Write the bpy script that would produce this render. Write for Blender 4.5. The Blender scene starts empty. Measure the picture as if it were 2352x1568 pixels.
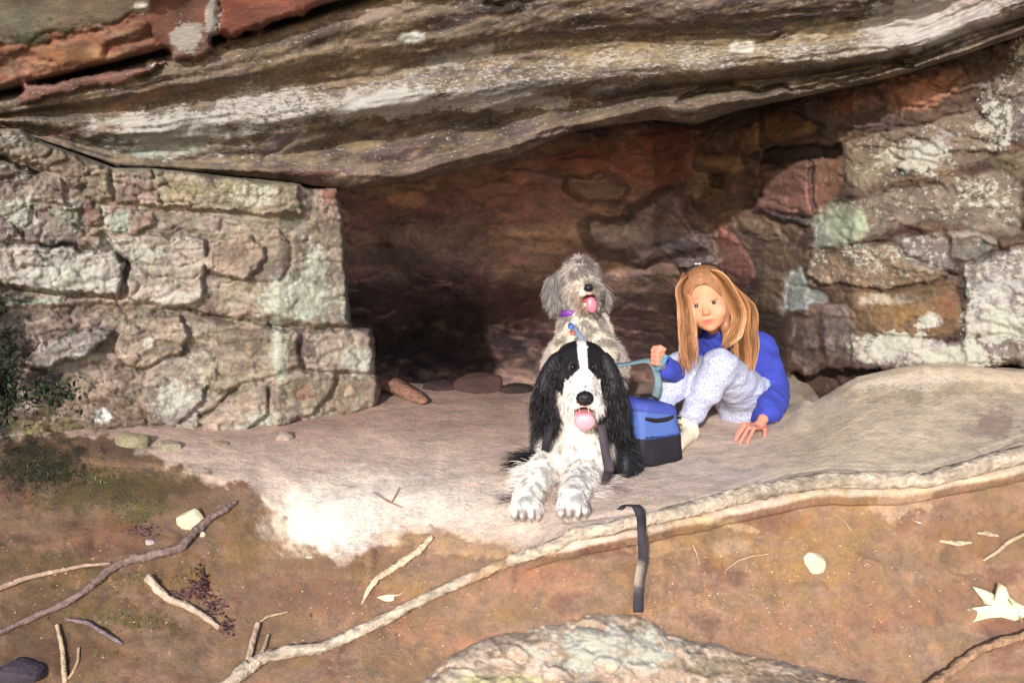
EXPO = 0.85
import bpy, math, random
import numpy as np
from mathutils import Vector, Matrix
from mathutils.bvhtree import BVHTree
rng = np.random.default_rng(7); random.seed(7)
S = bpy.context.scene; COL = S.collection
# ------------------------------------------------------------------ camera geometry (metres)
FL = 2308.0; CX, CY = 1176.0, 784.0; PT = math.atan((784-333)/FL); CP, SP = math.cos(PT), math.sin(PT)
CAMZ = 1.0
def P(px, py, Y):
    px = np.asarray(px, float); py = np.asarray(py, float)
    a = (px-CX)/FL; b = -(py-CY)/FL
    dy = CP+b*SP; dz = -SP+b*CP; t = Y/dy
    return np.stack(np.broadcast_arrays(a*t, Y+0*a, CAMZ+dz*t), -1)
def G(px, py, z):
    a = (px-CX)/FL; b = -(py-CY)/FL; dy = CP+b*SP; dz = -SP+b*CP; t = (z-CAMZ)/dz
    return np.stack(np.broadcast_arrays(a*t, dy*t, z+0*a), -1)
def proj(p):
    x, y, z = p[..., 0], p[..., 1], p[..., 2]-CAMZ
    d = y*CP-z*SP; u = y*SP+z*CP
    return CX+FL*x/d, CY-FL*u/d
def lin(c):
    c = np.asarray(c, float)/255.0
    return np.where(c <= .04045, c/12.92, ((c+.055)/1.055)**2.4)
def sst(a, b, x):
    t = np.clip((x-a)/(b-a), 0, 1); return t*t*(3-2*t)
# ------------------------------------------------------------------ noise
_perm = np.random.default_rng(3).permutation(256); _perm = np.concatenate([_perm, _perm, _perm])
_val = np.random.default_rng(4).random(256)
def vn(x, y, z=0.0):
    x, y, z = np.broadcast_arrays(np.asarray(x, float), np.asarray(y, float), np.asarray(z, float))
    ix, iy, iz = np.floor(x).astype(int), np.floor(y).astype(int), np.floor(z).astype(int)
    fx, fy, fz = x-ix, y-iy, z-iz
    fx = fx**3*(fx*(fx*6-15)+10); fy = fy**3*(fy*(fy*6-15)+10); fz = fz**3*(fz*(fz*6-15)+10)
    def h(a, b, c): return _val[_perm[_perm[_perm[a & 255]+(b & 255)]+(c & 255)]]
    def m(a, b, t): return a+(b-a)*t
    return m(m(m(h(ix,iy,iz),h(ix+1,iy,iz),fx), m(h(ix,iy+1,iz),h(ix+1,iy+1,iz),fx), fy),
             m(m(h(ix,iy,iz+1),h(ix+1,iy,iz+1),fx), m(h(ix,iy+1,iz+1),h(ix+1,iy+1,iz+1),fx), fy), fz)
def fbm(x, y, z=0.0, o=5, g=.5):
    s = 0; a = 1; t = 0
    for k in range(o):
        s = s+a*vn(x*2**k+k*17.3, y*2**k-k*9.1, np.asarray(z)*2**k+k*5.7); t += a; a *= g
    return s/t
def worley(x, y, seed=0):
    ix, iy = np.floor(x).astype(int), np.floor(y).astype(int)
    f1 = np.full(x.shape, 9.); f2 = f1.copy(); cid = np.zeros(x.shape)
    for dx in (-1, 0, 1):
        for dy in (-1, 0, 1):
            cx, cy = ix+dx, iy+dy
            hx = _val[_perm[_perm[(cx+seed) & 255]+(cy & 255)]]; hy = _val[_perm[_perm[(cy+77+seed) & 255]+(cx & 255)]]
            d = np.hypot(cx+hx-x, cy+hy-y); n = _val[_perm[_perm[(cx+31) & 255]+((cy+seed) & 255)]]
            c = d < f1
            f2 = np.where(c, f1, np.minimum(f2, d)); cid = np.where(c, n, cid); f1 = np.where(c, d, f1)
    return f1, f2, cid
def psdf(px, py, poly):
    poly = np.asarray(poly, float); n = len(poly)
    d = np.full(px.shape, 1e9); ins = np.zeros(px.shape, bool)
    for i in range(n):
        a = poly[i]; b = poly[(i+1) % n]; e = b-a; wx, wy = px-a[0], py-a[1]
        t = np.clip((wx*e[0]+wy*e[1])/max(e@e, 1e-9), 0, 1)
        d = np.minimum(d, (wx-t*e[0])**2+(wy-t*e[1])**2)
        if e[1] != 0:
            c = (a[1] > py) != (b[1] > py)
            ins ^= c & (px < e[0]*(py-a[1])/e[1]+a[0])
    d = np.sqrt(d); return np.where(ins, -d, d)
def linedist(px, py, pts):
    pts = np.asarray(pts, float); d = np.full(px.shape, 1e9)
    for a, b in zip(pts[:-1], pts[1:]):
        e = b-a; wx, wy = px-a[0], py-a[1]; t = np.clip((wx*e[0]+wy*e[1])/(e@e), 0, 1)
        d = np.minimum(d, (wx-t*e[0])**2+(wy-t*e[1])**2)
    return np.sqrt(d)
# ------------------------------------------------------------------ mesh helpers
def mesh_obj(name, V, Fq, mat, parent=None, col=None, smooth=True, **props):
    """V (n,3); Fq: (m,4) or (m,3) array, or list of those"""
    Fl = Fq if isinstance(Fq, list) else [Fq]
    Fl = [np.asarray(f) for f in Fl if len(f)]
    me = bpy.data.meshes.new(name)
    V = np.asarray(V, float)
    me.vertices.add(len(V)); me.vertices.foreach_set('co', V.astype(np.float32).ravel())
    nl = sum(f.size for f in Fl); nf = sum(len(f) for f in Fl)
    me.loops.add(nl); me.loops.foreach_set('vertex_index', np.concatenate([f.ravel() for f in Fl]).astype(np.int32))
    me.polygons.add(nf)
    ls = []; o = 0
    for f in Fl:
        ls.append(o+np.arange(len(f))*f.shape[1]); o += f.size
    me.polygons.foreach_set('loop_start', np.concatenate(ls).astype(np.int32))
    me.update(calc_edges=True); me.validate()
    if smooth: me.polygons.foreach_set('use_smooth', np.ones(len(me.polygons), bool))
    if col is not None:
        if col.shape[1] == 3: col = np.hstack([col, np.zeros((len(col), 1))])
        ca = me.color_attributes.new('Col', 'FLOAT_COLOR', 'POINT'); ca.data.foreach_set('color', col.astype(np.float32).ravel())
    if mat: me.materials.append(mat)
    ob = bpy.data.objects.new(name, me); COL.objects.link(ob)
    if parent: ob.parent = parent; ob.matrix_parent_inverse = Matrix.Translation(-Vector(parent.location))
    for k, v in props.items(): ob[k] = v
    return ob
def empty(name, loc, **props):
    o = bpy.data.objects.new(name, None); COL.objects.link(o); o.location = loc; o.empty_display_size = .05
    for k, v in props.items(): o[k] = v
    return o
def grid_faces(nr, nc, flip=False):
    i = np.arange(nr*nc).reshape(nr, nc)
    f = np.stack([i[:-1, :-1], i[:-1, 1:], i[1:, 1:], i[1:, :-1]], -1).reshape(-1, 4)
    return f[:, ::-1] if flip else f
# ------------------------------------------------------------------ materials
def nodes(m):
    m.use_nodes = True; nt = m.node_tree; nt.nodes.clear(); return nt
def mk(nt, t, **kw):
    n = nt.nodes.new(t)
    for k, v in kw.items():
        if k.startswith('i_'): n.inputs[k[2:].replace('_', ' ')].default_value = v
        else: setattr(n, k, v)
    return n
def ramp(nt, a, b, ca=(0,0,0,1), cb=(1,1,1,1)):
    r = nt.nodes.new('ShaderNodeValToRGB'); e = r.color_ramp.elements
    e[0].position = a; e[0].color = ca; e[1].position = b; e[1].color = cb; return r
def math_(nt, op, a, b=None, c=None):
    n = nt.nodes.new('ShaderNodeMath'); n.operation = op
    for i, v in enumerate((a, b, c)):
        if v is None: continue
        if isinstance(v, (int, float)): n.inputs[i].default_value = v
        else: nt.links.new(v, n.inputs[i])
    return n.outputs[0]
def rockmat(name, lichen=(.62,.62,.52), dark=(.035,.028,.028), sc=1.0, bump=.5, lsc=42, stretch=None, spk=.5, rough=.92):
    m = bpy.data.materials.new(name); nt = nodes(m); L = nt.links.new
    out = mk(nt, 'ShaderNodeOutputMaterial'); bs = mk(nt, 'ShaderNodeBsdfPrincipled'); L(bs.outputs[0], out.inputs[0])
    bs.inputs['Roughness'].default_value = rough; bs.inputs['Specular IOR Level'].default_value = .25
    at = mk(nt, 'ShaderNodeAttribute', attribute_name='Col')
    tc = mk(nt, 'ShaderNodeTexCoord'); mp = mk(nt, 'ShaderNodeMapping')
    L(tc.outputs['Object'], mp.inputs[0])
    if stretch: mp.inputs['Rotation'].default_value = stretch[0]; mp.inputs['Scale'].default_value = stretch[1]
    def nz(scale, det=8, ro=.6):
        n = mk(nt, 'ShaderNodeTexNoise'); n.inputs['Scale'].default_value = scale*sc; n.inputs['Detail'].default_value = det
        n.inputs['Roughness'].default_value = ro; L(mp.outputs[0], n.inputs['Vector']); return n
    n1 = nz(9, 9, .65); n2 = nz(55, 6, .7); n3 = nz(lsc, 7, .72); n4 = nz(26, 8, .7); n5 = nz(170, 3, .6)
    # value variation
    v = math_(nt, 'ADD', math_(nt, 'MULTIPLY', n1.outputs[0], 1.3), math_(nt, 'MULTIPLY', n2.outputs[0], .9))
    v = math_(nt, 'ADD', v, math_(nt, 'MULTIPLY', n5.outputs[0], .35)); v = math_(nt, 'SUBTRACT', v, .28)
    mx = mk(nt, 'ShaderNodeVectorMath', operation='SCALE'); L(at.outputs['Color'], mx.inputs[0]); L(v, mx.inputs['Scale'])
    # hue variation
    hs = mk(nt, 'ShaderNodeHueSaturation'); L(mx.outputs[0], hs.inputs['Color'])
    L(math_(nt, 'ADD', math_(nt, 'MULTIPLY', n4.outputs[0], .035), .4825), hs.inputs['Hue'])
    L(math_(nt, 'ADD', math_(nt, 'MULTIPLY', n1.outputs[0], .6), .58), hs.inputs['Saturation'])
    # dark spots
    rd = ramp(nt, .58, .68); L(n4.outputs[0], rd.inputs[0])
    md = mk(nt, 'ShaderNodeMix', data_type='RGBA'); md.inputs[7].default_value = (*dark, 1)
    L(math_(nt, 'MULTIPLY', rd.outputs[0], spk), md.inputs[0]); L(hs.outputs[0], md.inputs[6])
    # lichen
    lv = math_(nt, 'ADD', n3.outputs[0], math_(nt, 'MULTIPLY', at.outputs['Alpha'], .42))
    lr = ramp(nt, .66, .76); L(lv, lr.inputs[0])
    lc = mk(nt, 'ShaderNodeMix', data_type='RGBA'); lc.inputs[6].default_value = (*lichen, 1)
    lc.inputs[7].default_value = (lichen[0]*.72, lichen[1]*.62, lichen[2]*.66, 1); L(n1.outputs[0], lc.inputs[0])
    ml = mk(nt, 'ShaderNodeMix', data_type='RGBA'); L(math_(nt, 'MULTIPLY', lr.outputs[0], .85), ml.inputs[0]); L(md.outputs[2], ml.inputs[6]); L(lc.outputs[2], ml.inputs[7])
    L(ml.outputs[2], bs.inputs['Base Color'])
    hb = math_(nt, 'ADD', math_(nt, 'MULTIPLY', n4.outputs[0], 1.0), math_(nt, 'MULTIPLY', n2.outputs[0], .55))
    hb = math_(nt, 'ADD', hb, math_(nt, 'MULTIPLY', n5.outputs[0], .2))
    bp = mk(nt, 'ShaderNodeBump'); bp.inputs['Strength'].default_value = bump; bp.inputs['Distance'].default_value = .02
    L(hb, bp.inputs['Height']); L(bp.outputs[0], bs.inputs['Normal'])
    return m
def colmat(name, rough=.6, spec=.3, noise=0, nscale=200, bump=0, sheen=0, sss=0, bdist=.004):
    """principled fed by the Col attribute"""
    m = bpy.data.materials.new(name); nt = nodes(m); L = nt.links.new
    out = mk(nt, 'ShaderNodeOutputMaterial'); bs = mk(nt, 'ShaderNodeBsdfPrincipled'); L(bs.outputs[0], out.inputs[0])
    bs.inputs['Roughness'].default_value = rough; bs.inputs['Specular IOR Level'].default_value = spec
    bs.inputs['Sheen Weight'].default_value = sheen
    if sss: bs.inputs['Subsurface Weight'].default_value = sss; bs.inputs['Subsurface Radius'].default_value = (.01, .004, .002); bs.inputs['Subsurface Scale'].default_value = .5
    at = mk(nt, 'ShaderNodeAttribute', attribute_name='Col'); c = at.outputs['Color']
    if noise or bump:
        tc = mk(nt, 'ShaderNodeTexCoord'); n = mk(nt, 'ShaderNodeTexNoise'); n.inputs['Scale'].default_value = nscale; n.inputs['Detail'].default_value = 5
        L(tc.outputs['Object'], n.inputs['Vector'])
        if noise:
            mx = mk(nt, 'ShaderNodeVectorMath', operation='SCALE'); L(c, mx.inputs[0])
            L(math_(nt, 'ADD', math_(nt, 'MULTIPLY', n.outputs[0], 2*noise), 1-noise), mx.inputs['Scale']); c = mx.outputs[0]
        if bump:
            bp = mk(nt, 'ShaderNodeBump'); bp.inputs['Strength'].default_value = bump; bp.inputs['Distance'].default_value = bdist
            L(n.outputs[0], bp.inputs['Height']); L(bp.outputs[0], bs.inputs['Normal'])
    L(c, bs.inputs['Base Color'])
    return m
# ------------------------------------------------------------------ relief sheets
class Relief:
    def __init__(s, px, py, seed=0, warp=5):
        s.px, s.py = px, py
        s.wx = px+warp*2*(fbm(px/38, py/38, seed+.3, 4)-.5)*2; s.wy = py+warp*2*(fbm(px/38, py/38, seed+9.3, 4)-.5)*2
        s.gk = s.hk = s.ck = 1.0; s.rk = .8; s.jit = 5*(fbm(px/14, py/11, seed+3.1, 4, .6)-.5)*2
        s.D = np.zeros(px.shape); s.Gv = np.zeros(px.shape); s.C = np.zeros(px.shape+(3,)); s.A = np.zeros(px.shape)
    def block(s, poly, h=.04, r=14, col=None, gx=0, gy=0, g=.03, w=4, lich=None, cm=.85):
        g = s.gk*(g-.012 if g > .035 else g*.45); w = w*.75; h = h*s.hk
        d = psdf(s.wx, s.wy, poly)+s.jit; m = sst(0, 1, -d/(r*s.rk))
        c = np.mean(poly, 0); cm = cm*s.ck
        s.D = s.D*(1-m)+(h+gx*(s.px-c[0])/100+gy*(s.py-c[1])/100)*m
        s.Gv = s.Gv*(1-sst(0, r*1.5, -d)); s.Gv = np.maximum(s.Gv, g*np.exp(-(d/w)**2))
        if col is not None:
            mm = (sst(-2, 6, -d)*cm)[..., None]; s.C = s.C*(1-mm)+lin(col)*mm
        if lich is not None:
            mm = sst(-2, 8, -d); s.A = s.A*(1-mm)+lich*mm
    def crack(s, pts, g=.04, w=5):
        d = linedist(s.wx, s.wy, pts); s.Gv = np.maximum(s.Gv, g*np.exp(-(d/w)**2))
    def paint(s, cx, cy, rx, ry, ang, col, k=.9, soft=.35, nz=.9):
        a = math.radians(ang); x = s.px-cx; y = s.py-cy
        u = (x*math.cos(a)-y*math.sin(a))/rx; v = (x*math.sin(a)+y*math.cos(a))/ry
        d = np.hypot(u, v)+nz*(fbm(s.px/22, s.py/22, cx*.01, 5, .6)-.5)*2+min(nz, .8)*1.1*(fbm(s.px/9, s.py/7, cx*.03, 3, .7)-.5)
        m = (sst(1+soft, 1-soft, d)*k)[..., None]
        s.C = s.C*(1-m)+lin(col)*m
    def lich(s, cx, cy, rx, ry, ang, amt, nz=.6):
        a = math.radians(ang); x = s.px-cx; y = s.py-cy
        u = (x*math.cos(a)-y*math.sin(a))/rx; v = (x*math.sin(a)+y*math.cos(a))/ry
        d = np.hypot(u, v)+nz*(fbm(s.px/30, s.py/30, cx*.013, 4)-.5)*2
        m = sst(1.3, .5, d); s.A = np.maximum(s.A, amt*m)
    def cells(s, sx, sy, slope=0, amp=.015, g=.012, cj=.25, seed=0, w=.06):
        """secondary fracturing"""
        X = s.wx/sx; Yv = (s.wy+slope*s.px)/sy
        X = X+.5*(fbm(s.px/90, s.py/90, seed+4.)-.5)*2; Yv = Yv+.5*(fbm(s.px/90, s.py/90, seed+14.)-.5)*2
        f1, f2, cid = worley(X, Yv, seed)
        e = f2-f1
        s.D += amp*(cid-.5)*2*sst(0, .25, e); s.Gv = np.maximum(s.Gv, g*np.exp(-(e/w)**2))
        s.C *= (1+cj*(cid-.5)*2)[..., None]
    def rough(s, amp=.012, sx=40, sy=22, slope=0, seed=0, fine=.004):
        s.D += amp*(fbm(s.px/sx, (s.py+slope*s.px)/sy, seed+2., 6, .55)-.5)*2
        s.D += fine*(fbm(s.px/9, s.py/8, seed+5., 3)-.5)*2
# ================================================================== ROCK MASSES
def finish(R, gain, nvar=.18):
    C = R.C*(1+nvar*(fbm(R.px/60, R.py/45, 2.2, 5)-.5)[..., None]*4)
    C *= (1-.75*np.clip(R.Gv/.03, 0, 1)*0)[..., None]
    C = np.clip(C*gain, .006, .85)
    return np.concatenate([C, np.clip(R.A, 0, 1)[..., None]], -1)
def base(R, pal, sx=70, sy=40, slope=0, seed=0):
    n = fbm(R.px/sx, (R.py+slope*R.px)/sy, seed+1.5, 5, .55)
    n = np.clip((n-.25)/.5, 0, .999)*(len(pal)-1); i = n.astype(int); f = (n-i)[..., None]; p = lin(pal)
    R.C = p[i]*(1-f)+p[np.minimum(i+1, len(pal)-1)]*f
m_cliff = rockmat('lichen_rock', lichen=(.44,.46,.38), bump=.42, lsc=44)
m_over = rockmat('banded_rock', lichen=(.40,.40,.37), bump=.35, lsc=60, stretch=((0, .25, 0), (1.0, 1.0, 2.3)), spk=.75)
m_cave = rockmat('red_cave_rock', lichen=(.20,.16,.14), dark=(.02,.014,.013), bump=.5, lsc=26, spk=.5)
# ------------------------------------------------------------------ left outcrop
def Yleft(px, py):
    return np.interp(px, [-700, 0, 400, 640, 870, 1000], [2.85, 3.06, 3.36, 3.46, 3.74, 3.85]) - .10*np.clip((1000-py)/600, -.3, 1.2)
xs = np.arange(-620, 925, 3.6); ys = np.arange(262, 1130, 3.6)
px, py = np.meshgrid(xs, ys); R = Relief(px, py, 1, 6); R.gk = .34; R.hk = .5; R.ck = .5; R.rk = .5
base(R, [(118,98,92),(162,138,126),(142,134,110),(184,166,152),(150,124,116),(124,116,98)])
B = R.block
B([(-620,280),(45,297),(105,330),(170,352),(262,388),(262,455),(235,473),(195,462),(165,430),(105,395),(60,372),(40,362),(-620,350)], .07, 22, (138,122,100), gy=-.02, lich=0.00)
B([(-620,350),(60,372),(88,400),(80,460),(60,560),(-620,560)], .03, 18, (118,100,100), lich=0.32)
B([(88,395),(150,400),(156,470),(62,462),(66,420)], .05, 14, (150,130,112))
B([(158,430),(205,425),(208,440),(190,465),(160,455)], .01, 8, (110,88,84))
B([(262,400),(345,388),(362,425),(375,475),(265,470)], .05, 10, (160,132,118), lich=0.10)
B([(345,386),(560,408),(688,424),(700,500),(600,495),(480,488),(375,478),(352,430)], .085, 14, (150,140,105), lich=0.24, g=.05, w=6)
B([(702,428),(727,432),(728,470),(712,505),(702,470)], -.03, 6, (95,78,78))
B([(735,434),(776,428),(790,505),(738,512)], .05, 8, (148,104,88))
B([(728,488),(788,488),(800,640),(808,752),(700,742),(600,728),(585,690),(590,655),(650,640),(672,600),(665,540)], .055, 16, (158,140,120), lich=0.24)
B([(560,512),(640,520),(672,560),(670,610),(640,650),(600,660),(560,640)], .04, 14, (150,130,112))
B([(105,480),(185,472),(188,520),(160,520),(130,512)], .03, 8, (150,170,150), lich=0.28)
B([(188,472),(228,476),(232,520),(196,518)], .045, 5, (150,92,80))
B([(228,480),(300,482),(330,530),(240,530)], .03, 8, (160,170,155))
B([(285,500),(350,490),(360,520),(300,535)], .035, 6, (165,110,92))
B([(55,520),(100,490),(160,510),(200,540),(180,568),(120,565),(70,560)], .06, 10, (140,130,122), lich=0.21)
B([(178,536),(232,530),(236,566),(176,564)], .06, 5, (165,118,98))
B([(238,542),(355,534),(475,544),(485,600),(470,640),(478,680),(470,700),(420,712),(310,696),(285,688),(292,610),(262,575)], .085, 20, (205,188,172), lich=0.28, g=.05)
B([(478,548),(575,538),(605,568),(610,590),(600,618),(560,652),(500,640),(470,625)], .12, 16, (192,165,142), gx=-.01, g=.05)
B([(0,566),(100,563),(260,577),(290,605),(286,625),(274,682),(240,684),(120,672),(0,656),(-300,650),(-300,560)], .13, 15, (196,180,182), lich=0.52, g=.08, w=7)
B([(-620,686),(80,688),(90,702),(122,710),(180,698),(310,697),(440,712),(500,720),(620,732),(700,742),(812,752),(805,770),(690,765),(500,740),(340,722),(150,735),(-620,740)], -.05, 10, (120,100,82), g=.05)
B([(698,757),(845,757),(858,775),(862,858),(800,862),(760,862),(700,850),(690,800)], .09, 14, (178,160,142), lich=0.24, g=.06, w=6)
B([(490,735),(600,738),(690,760),(690,850),(620,870),(585,880),(540,890),(500,910),(470,870),(480,800)], .05, 18, (130,118,92), lich=0.07)
B([(783,870),(868,866),(876,882),(868,922),(860,945),(800,956),(745,950),(755,915)], .06, 12, (165,138,118), lich=0.14, g=.05)
B([(620,875),(700,858),(768,858),(775,880),(750,910),(720,955),(640,985),(615,940)], .07, 12, (168,150,125), lich=0.21, g=.05)
B([(462,955),(500,930),(560,890),(620,885),(616,950),(560,1002),(510,1004),(460,1000)], .075, 14, (168,142,124), lich=0.21, g=.05)
B([(280,730),(420,722),(440,770),(425,810),(380,835),(330,850),(285,850),(262,800)], .09, 16, (178,155,130), g=.05)
B([(60,830),(95,790),(150,772),(225,748),(268,765),(215,810),(180,832),(155,822),(110,845),(75,850)], .15, 8, (178,172,168), g=.05, gx=-.01)
B([(345,840),(420,810),(480,800),(502,830),(498,880),(470,900),(470,920),(400,985),(340,980),(320,900)], .06, 12, (172,155,140), lich=0.32, g=.045)
B([(150,860),(340,850),(340,980),(240,990),(130,960),(70,930)], .03, 14, (165,135,112), lich=0.07)
B([(400,970),(455,965),(458,1005),(430,1020),(395,1010)], .05, 8, (175,165,135))
B([(260,1000),(370,990),(380,1040),(300,1050)], .05, 12, (150,138,108))
R.crack([(440,712),(520,732),(600,745),(700,752)], .05, 4)
R.crack([(460,952),(500,935),(545,890)], .05, 4)
R.crack([(90,402),(45,372),(0,360)], .05, 5)
R.cells(100, 28, -.05, .010, .014, .14, 3); R.cells(30, 17, .05, .005, .005, .10, 8)
R.rough(.009, 60, 22, 0, 1, .004)
L_ = R.lich
L_(680,690,90,60,0,.85); L_(720,600,40,60,0,.6); L_(140,640,130,40,0,.85); L_(590,450,90,30,0,.5); L_(20,320,45,25,0,.6)
L_(820,820,45,30,0,.75); L_(640,800,25,70,0,.6); L_(400,910,60,60,0,.6); L_(600,960,60,30,0,.7); L_(330,590,70,40,0,.6)
L_(-300,800,200,200,0,.3); L_(40,480,60,60,0,.6); L_(250,510,40,25,0,.6); L_(400,680,90,20,0,.5); L_(830,945,30,12,0,.8)
Pt = R.paint
Pt(700,690,95,48,-8,(196,208,186),.8); Pt(725,610,22,45,-10,(190,198,178),.8); Pt(640,810,16,70,5,(185,192,172),.8)
Pt(700,800,35,25,20,(88,70,74),.7); Pt(590,790,18,40,0,(92,76,70),.6); Pt(280,515,24,26,0,(176,192,176),.85)
Pt(236,955,19,19,0,(250,248,245),1,.2,.4); Pt(340,787,13,13,0,(235,225,205),.9,.2,.4); Pt(462,868,10,16,0,(228,212,185),.9,.2,.3)
Pt(820,840,40,22,0,(205,205,198),.8); Pt(570,985,55,18,10,(215,212,205),.8); Pt(410,935,55,40,20,(195,192,192),.6)
Pt(160,640,110,30,0,(218,208,212),.75); Pt(270,565,70,16,0,(196,190,178),.7); Pt(60,692,70,9,0,(180,200,185),.8)
Pt(30,760,60,90,0,(46,40,36),.85); Pt(10,900,40,150,0,(40,42,32),.85); Pt(110,870,60,25,-20,(62,56,44),.7)
Pt(120,985,110,30,0,(120,110,60),.7); Pt(760,450,22,26,0,(165,112,92),.8); Pt(60,600,60,20,0,(120,96,92),.5)
Pt(530,600,35,25,0,(190,150,125),.6); Pt(390,685,60,22,0,(228,216,208),.6); Pt(700,900,30,20,0,(160,105,80),.6)
Pt(500,430,140,14,4,(142,132,92),.7); Pt(150,350,80,20,15,(140,120,98),.5); Pt(760,690,20,60,0,(150,112,98),.5); Pt(800,650,8,120,0,(120,108,104),.7)
out = np.array([(-640,262),(-640,285),(0,296),(45,297),(100,328),(165,350),(262,386),(345,386),(480,400),(560,410),(690,422),(700,432),(735,434),(777,427),(788,505),(792,590),(800,650),(808,750),(850,757),(860,775),(862,860),(876,880),(868,930),(840,952),(870,1130),(-640,1130)], float)
out[0:1] = (-640, 262)
sd = psdf(px, py, out)
gy_, gx2 = np.gradient(sd, 3.6); so_ = np.clip(sd, 0, 60)
Y = Yleft(px, py)-R.D+R.Gv+.03*sst(-9, 0, sd)**2+so_*.05
bottomkeep = py > 990
qx = np.where(px > 560, px-gx2*so_*.97-so_*.12, px); qy = np.where(px > 560, py, py-gy_*so_*.9)
jj = fbm(py/12, py*0, 4.4, 4); qx = qx-(jj-.5)*10*sst(-14, 0, sd)*(px > 560)
keepv = (sd < 34) | bottomkeep
V = P(qx, qy, Y).reshape(-1, 3); col = finish(R, .62).reshape(-1, 4)
F4 = grid_faces(*px.shape); kf = keepv.ravel()[F4].all(1)
left_rock = mesh_obj('rock_outcrop', V, F4[kf], m_cliff, col=col, kind='structure')
# ------------------------------------------------------------------ cave interior + right wall
gx_ = [-700,0,300,600,800,950,1180,1320,1500,1600,1700,1780,2000,2100,2352,2900]
g0_ = [300,292,390,412,438,418,364,302,276,286,252,236,190,165,80,-110]
def lip(px): return np.interp(px, gx_, g0_)
def lipY(px): return np.interp(px, [-700,0,800,1200,1800,2352,2900],[3.15,3.3,3.5,3.45,3.3,3.1,2.95])
def Ywall(px, py):
    return np.interp(px, [500,900,1250,1500,1650,1850,1960,2100,2400,2900],[5.3,5.45,5.35,5.1,4.6,3.9,3.66,3.52,3.36,3.1])
xs = np.arange(560, 2900, 4.0); v = np.linspace(0, 1, 250)
px = np.broadcast_to(xs, (250, len(xs))).copy(); top = lip(xs)-70
py = top+(1060-top)*v[:, None]
R = Relief(px, py, 5, 7); R.gk = .4; R.rk = np.interp(xs, [560,1700,1950], [1.2,.9,.5])[None, :]; R.hk = np.interp(xs, [560,1700,1950], [.6,.7,.45])[None, :]; R.ck = np.interp(xs, [560,1700,1950], [.75,.75,.6])[None, :]
R.D[:] = .07+.0*sst(1850, 1950, px)
base(R, [(74,52,52),(96,66,60),(84,66,58),(110,84,66),(70,50,52)], 90, 40, -.1)
B = R.block
# alcove left/back
B([(790,470),(1000,440),(1180,380),(1300,420),(1300,520),(1000,520),(800,540)], .10, 30, (92,60,58))
B([(860,500),(1110,480),(1130,600),(1080,650),(960,660),(880,600)], .16, 30, (82,66,60), g=.05)
B([(800,660),(1000,680),(1260,650),(1260,760),(1000,740),(800,760)], .10, 25, (86,60,58), g=.05)
B([(1220,365),(1290,395),(1280,430),(1210,400)], .1, 12, (95,80,76))
B([(1180,390),(1330,340),(1590,290),(1600,400),(1500,440),(1300,400)], .12, 26, (112,66,58), g=.05)
B([(1290,400),(1420,395),(1455,430),(1440,470),(1330,480),(1290,440)], .2, 22, (84,66,64), g=.06)
B([(1318,520),(1345,490),(1420,485),(1500,430),(1545,412),(1600,480),(1648,560),(1655,592),(1560,604),(1480,618),(1400,604),(1340,575)], .30, 38, (92,78,74), g=.05, w=5)
B([(1550,596),(1652,588),(1655,640),(1560,620)], .25, 10, (120,104,98))
B([(1600,340),(1640,300),(1690,262),(1745,245),(1748,350),(1700,352),(1605,348)], .10, 16, (98,80,72), g=.05)
B([(1690,300),(1740,268),(1752,290),(1746,350),(1724,356),(1698,335)], .13, 10, (150,112,78), g=.05)
B([(1748,262),(1800,232),(1850,270),(1885,300),(1868,318),(1762,330)], .14, 12, (150,108,70), g=.05)
B([(1820,240),(2050,206),(2068,250),(2052,290),(1990,304),(1900,300),(1850,270)], .16, 16, (112,90,90), g=.06)
B([(2055,200),(2210,150),(2225,190),(2180,228),(2100,250),(2062,258)], .17, 18, (172,112,80), g=.04)
B([(1755,352),(1780,335),(1932,330),(1936,362),(1800,378),(1752,378)], -.12, 10, (66,56,62), g=.05)
B([(1612,362),(1700,355),(1712,388),(1700,400),(1625,388)], .12, 10, (150,118,78))
B([(1606,392),(1680,392),(1680,455),(1604,460)], .05, 12, (110,90,64))
B([(1625,400),(1665,400),(1668,430),(1630,430)], -.08, 8, (60,46,46))
B([(1750,385),(1858,364),(1866,450),(1872,498),(1835,504),(1722,488),(1738,460),(1752,430)], .24, 14, (142,96,80), g=.08, w=7)
B([(1720,488),(1740,476),(1870,500),(1868,520),(1800,510)], .2, 8, (104,92,98))
B([(1862,368),(1936,362),(1936,430),(1900,480),(1876,500)], .12, 12, (160,108,80))
B([(1640,510),(1670,505),(1700,560),(1740,620),(1700,700),(1660,640),(1655,560)], .12, 14, (118,70,60), g=.05)
B([(1690,500),(1780,510),(1850,530),(1840,560),(1760,560),(1700,540)], .14, 14, (108,92,68), g=.05)
B([(1760,560),(1850,570),(1850,640),(1800,740),(1740,740),(1740,640)], .12, 18, (122,100,72), g=.04)
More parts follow.
